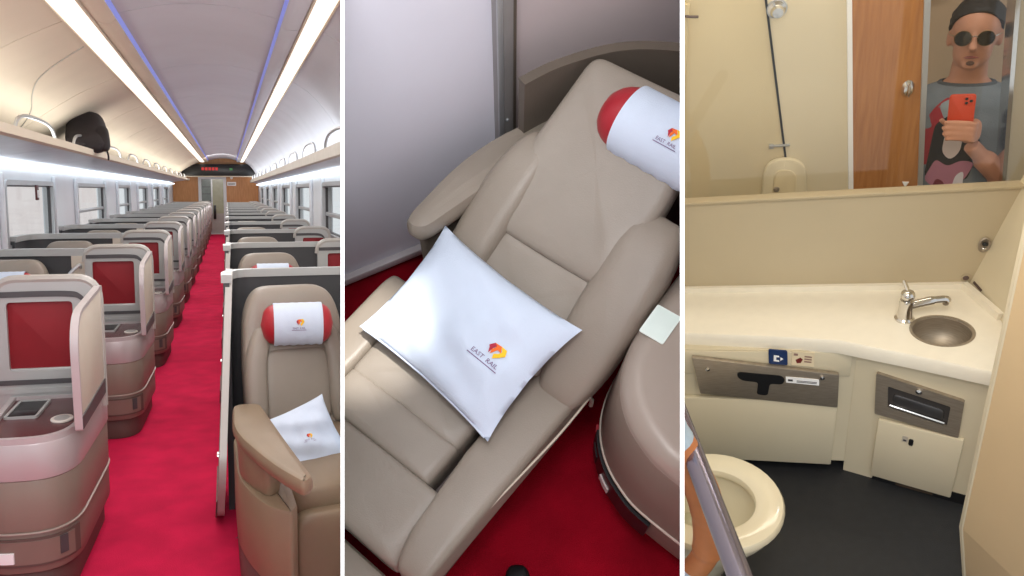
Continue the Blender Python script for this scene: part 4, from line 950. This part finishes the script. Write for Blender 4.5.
for v in bm.verts: v.co += (v.co-Vector((0, .02, 1.66))).normalized()*(noise.noise(v.co*45)*.008+noise.noise(v.co*120)*.004)
ob('hair', bm, hairm, man)
bm = B(); tube(bm, cr([(-.022, -.082, 1.585), (0, -.091, 1.588), (.022, -.082, 1.585)], 5), [.002]*2+[.005]*6+[.002]*3, 8); ob('lips', bm, mat('lips', (150, 82, 76), .5), man)
bm = B(); sq(bm, (0, -.086, 1.566), (.026, .012, .016), .9, .9, 12, 8); ob('goatee', bm, mat('stubble', (96, 70, 60), .8), man)
gl2 = mat('dark_lens', (28, 22, 14), .12)
for s in (-1, 1):
    LM = rotM((s*.034, -.094, 1.655), R(90), 0, R(-s*-8))
    bm = B(); lathe(bm, [(0, -.003), (.025, -.003), (.026, 0), (.025, .003), (0, .004)], 24, LM); ln = ob('sunglass_lens', bm, gl2, man)
    bm = B(); tube(bm, [LM @ Vector((.026*math.cos(k*PI/12), .026*math.sin(k*PI/12), .001)) for k in range(25)], .0013, 6); ob('lens_rim', bm, mat('bronze_rim', (120, 96, 60), .3, .9), ln)
    bm = B(); tube(bm, [(s*.06, -.088, 1.662), (s*.076, -.06, 1.665), (s*.082, .01, 1.66)], .002, 6); ob('temple', bm, m_chrome, ln)
bm = B(); tube(bm, cr([(-.009, -.098, 1.660), (0, -.102, 1.664), (.009, -.098, 1.660)], 4), .0022, 6); ob('bridge', bm, m_chrome, man)
bm = B(); erings(bm, [(.46, .0, .0, 0, 0), (.461, .0, .0, 0, 0)]) if False else None
if bm: bm.free()
bm = B(); erings(bm, [(.76, .172, .122, 0, 0), (.93, .176, .126, 0, 0)])
for s in (-1, 1): tube(bm, [(s*.10, 0, .90), (s*.10, -.01, .50), (s*.10, .01, .10)], [.10, .078, .066], 16)
ob('trousers', remesh(bm, .01, 4), mat('dark_trousers', (40, 44, 54), .85, 0, .1, 20), man, ang=180)
ph = thing('phone', 'red orange phone held up in the hand of the man in the mirror', 'phone', M=MM @ rotM(PH, R(4), R(-3)))
phm = mat('red_phone_case', (206, 66, 34), .35)
bm = B(); prism(bm, rpoly(rect(-.038, .038, -.075, .075), .012, 4), -.0045, .0045, XZ, .002); ob('case', bm, phm, ph)
bm = B(); prism(bm, rpoly(rect(.004, .032, .036, .068), .006, 3), -.0065, -.004, XZ, .001); cb = ob('camera_bump', bm, phm, ph)
for x, z in ((.012, .06), (.012, .045), (.025, .052)):
    bm = B(); lathe(bm, [(0, 0), (.005, 0), (.005, .001), (0, .001)], 12, rotM((x, -.0065, z), R(90))); ob('lens', bm, m_black, cb)
bm = B(); box(bm, .3, 1.9, 2.9, 3.95, -.42, -.38); st('floor_corridor', bm, m_floor3, smooth=False)
# ---- bare bent arm by the rail, a solid added for the man's reflection
am = thing('person', 'bare tan arm with pale blue sleeve by the steel rail, modelled in place of a reflection', 'person', (0, 1.665, 0))
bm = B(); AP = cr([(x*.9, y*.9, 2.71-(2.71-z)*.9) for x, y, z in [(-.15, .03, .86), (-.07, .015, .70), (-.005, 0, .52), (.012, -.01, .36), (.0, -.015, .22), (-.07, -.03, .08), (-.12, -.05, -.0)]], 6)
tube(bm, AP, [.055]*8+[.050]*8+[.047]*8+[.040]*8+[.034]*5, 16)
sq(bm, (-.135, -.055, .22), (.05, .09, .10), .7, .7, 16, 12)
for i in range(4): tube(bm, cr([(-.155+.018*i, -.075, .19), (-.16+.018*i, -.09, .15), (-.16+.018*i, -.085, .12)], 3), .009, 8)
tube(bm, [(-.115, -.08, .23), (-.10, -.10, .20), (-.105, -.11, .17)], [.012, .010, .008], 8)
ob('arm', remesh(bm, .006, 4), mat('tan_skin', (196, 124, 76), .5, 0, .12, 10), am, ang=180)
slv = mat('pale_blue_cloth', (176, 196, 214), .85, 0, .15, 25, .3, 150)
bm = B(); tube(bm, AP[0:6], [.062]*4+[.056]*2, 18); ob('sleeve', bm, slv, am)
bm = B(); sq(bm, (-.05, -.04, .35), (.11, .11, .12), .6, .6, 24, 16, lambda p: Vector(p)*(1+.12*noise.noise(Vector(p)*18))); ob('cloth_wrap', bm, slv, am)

# ------------------------------------------------------------------ each set ends at the partition beside it
def clip_all():
    bpy.context.view_layer.update(); dg = bpy.context.evaluated_depsgraph_get(); kill = []
    for o, k in list(OWN.items()):
        if o.type != 'MESH': continue
        mw = o.matrix_world; vs = [mw @ Vector(c)-EYE for c in o.bound_box]; planes = []
        if k == 1: planes = [(CLIP[0][0], 1)]
        if k == 2: planes = [(CLIP[0][1], -1), (CLIP[1][0], 1)]
        if k == 3: planes = [(CLIP[1][1], -1)]
        if o.name.startswith('trim_') and k == 1 and o.name in ('trim_1', 'trim_2', 'trim_3', 'trim_4'): continue
        cut = []
        for n, s in planes:                             # keep the side left (1) or right (-1) of the plane
            if (ray(0, 288) if s > 0 else ray(1023, 288)).dot(n) > 0: n = -n
            d = [v.dot(n) for v in vs]
            if min(d) >= 0: cut = None; break
            if max(d) > 0: cut.append(n)
        if cut is None: kill.append(o); continue
        if not cut: continue
        me = bpy.data.meshes.new_from_object(o.evaluated_get(dg)); bm = bmesh.new(); bm.from_mesh(me); im = mw.inverted()
        for n in cut:
            bmesh.ops.bisect_plane(bm, geom=bm.verts[:]+bm.edges[:]+bm.faces[:], plane_co=im @ EYE, plane_no=(mw.to_3x3().transposed() @ n).normalized(), clear_outer=True, dist=1e-6)
        if not bm.faces: kill.append(o); bm.free(); continue
        bm.to_mesh(me); bm.free(); o.modifiers.clear(); o.data = me; me.name = o.name
    for o in kill:
        for ch in list(o.children):
            if ch not in kill:
                mw = ch.matrix_world.copy(); ch.parent = o.parent; ch.matrix_world = mw
    for o in kill: bpy.data.objects.remove(o)
    for o in [q for q in COL.objects if q.type == 'EMPTY' and not q.children]: bpy.data.objects.remove(o)
clip_all()
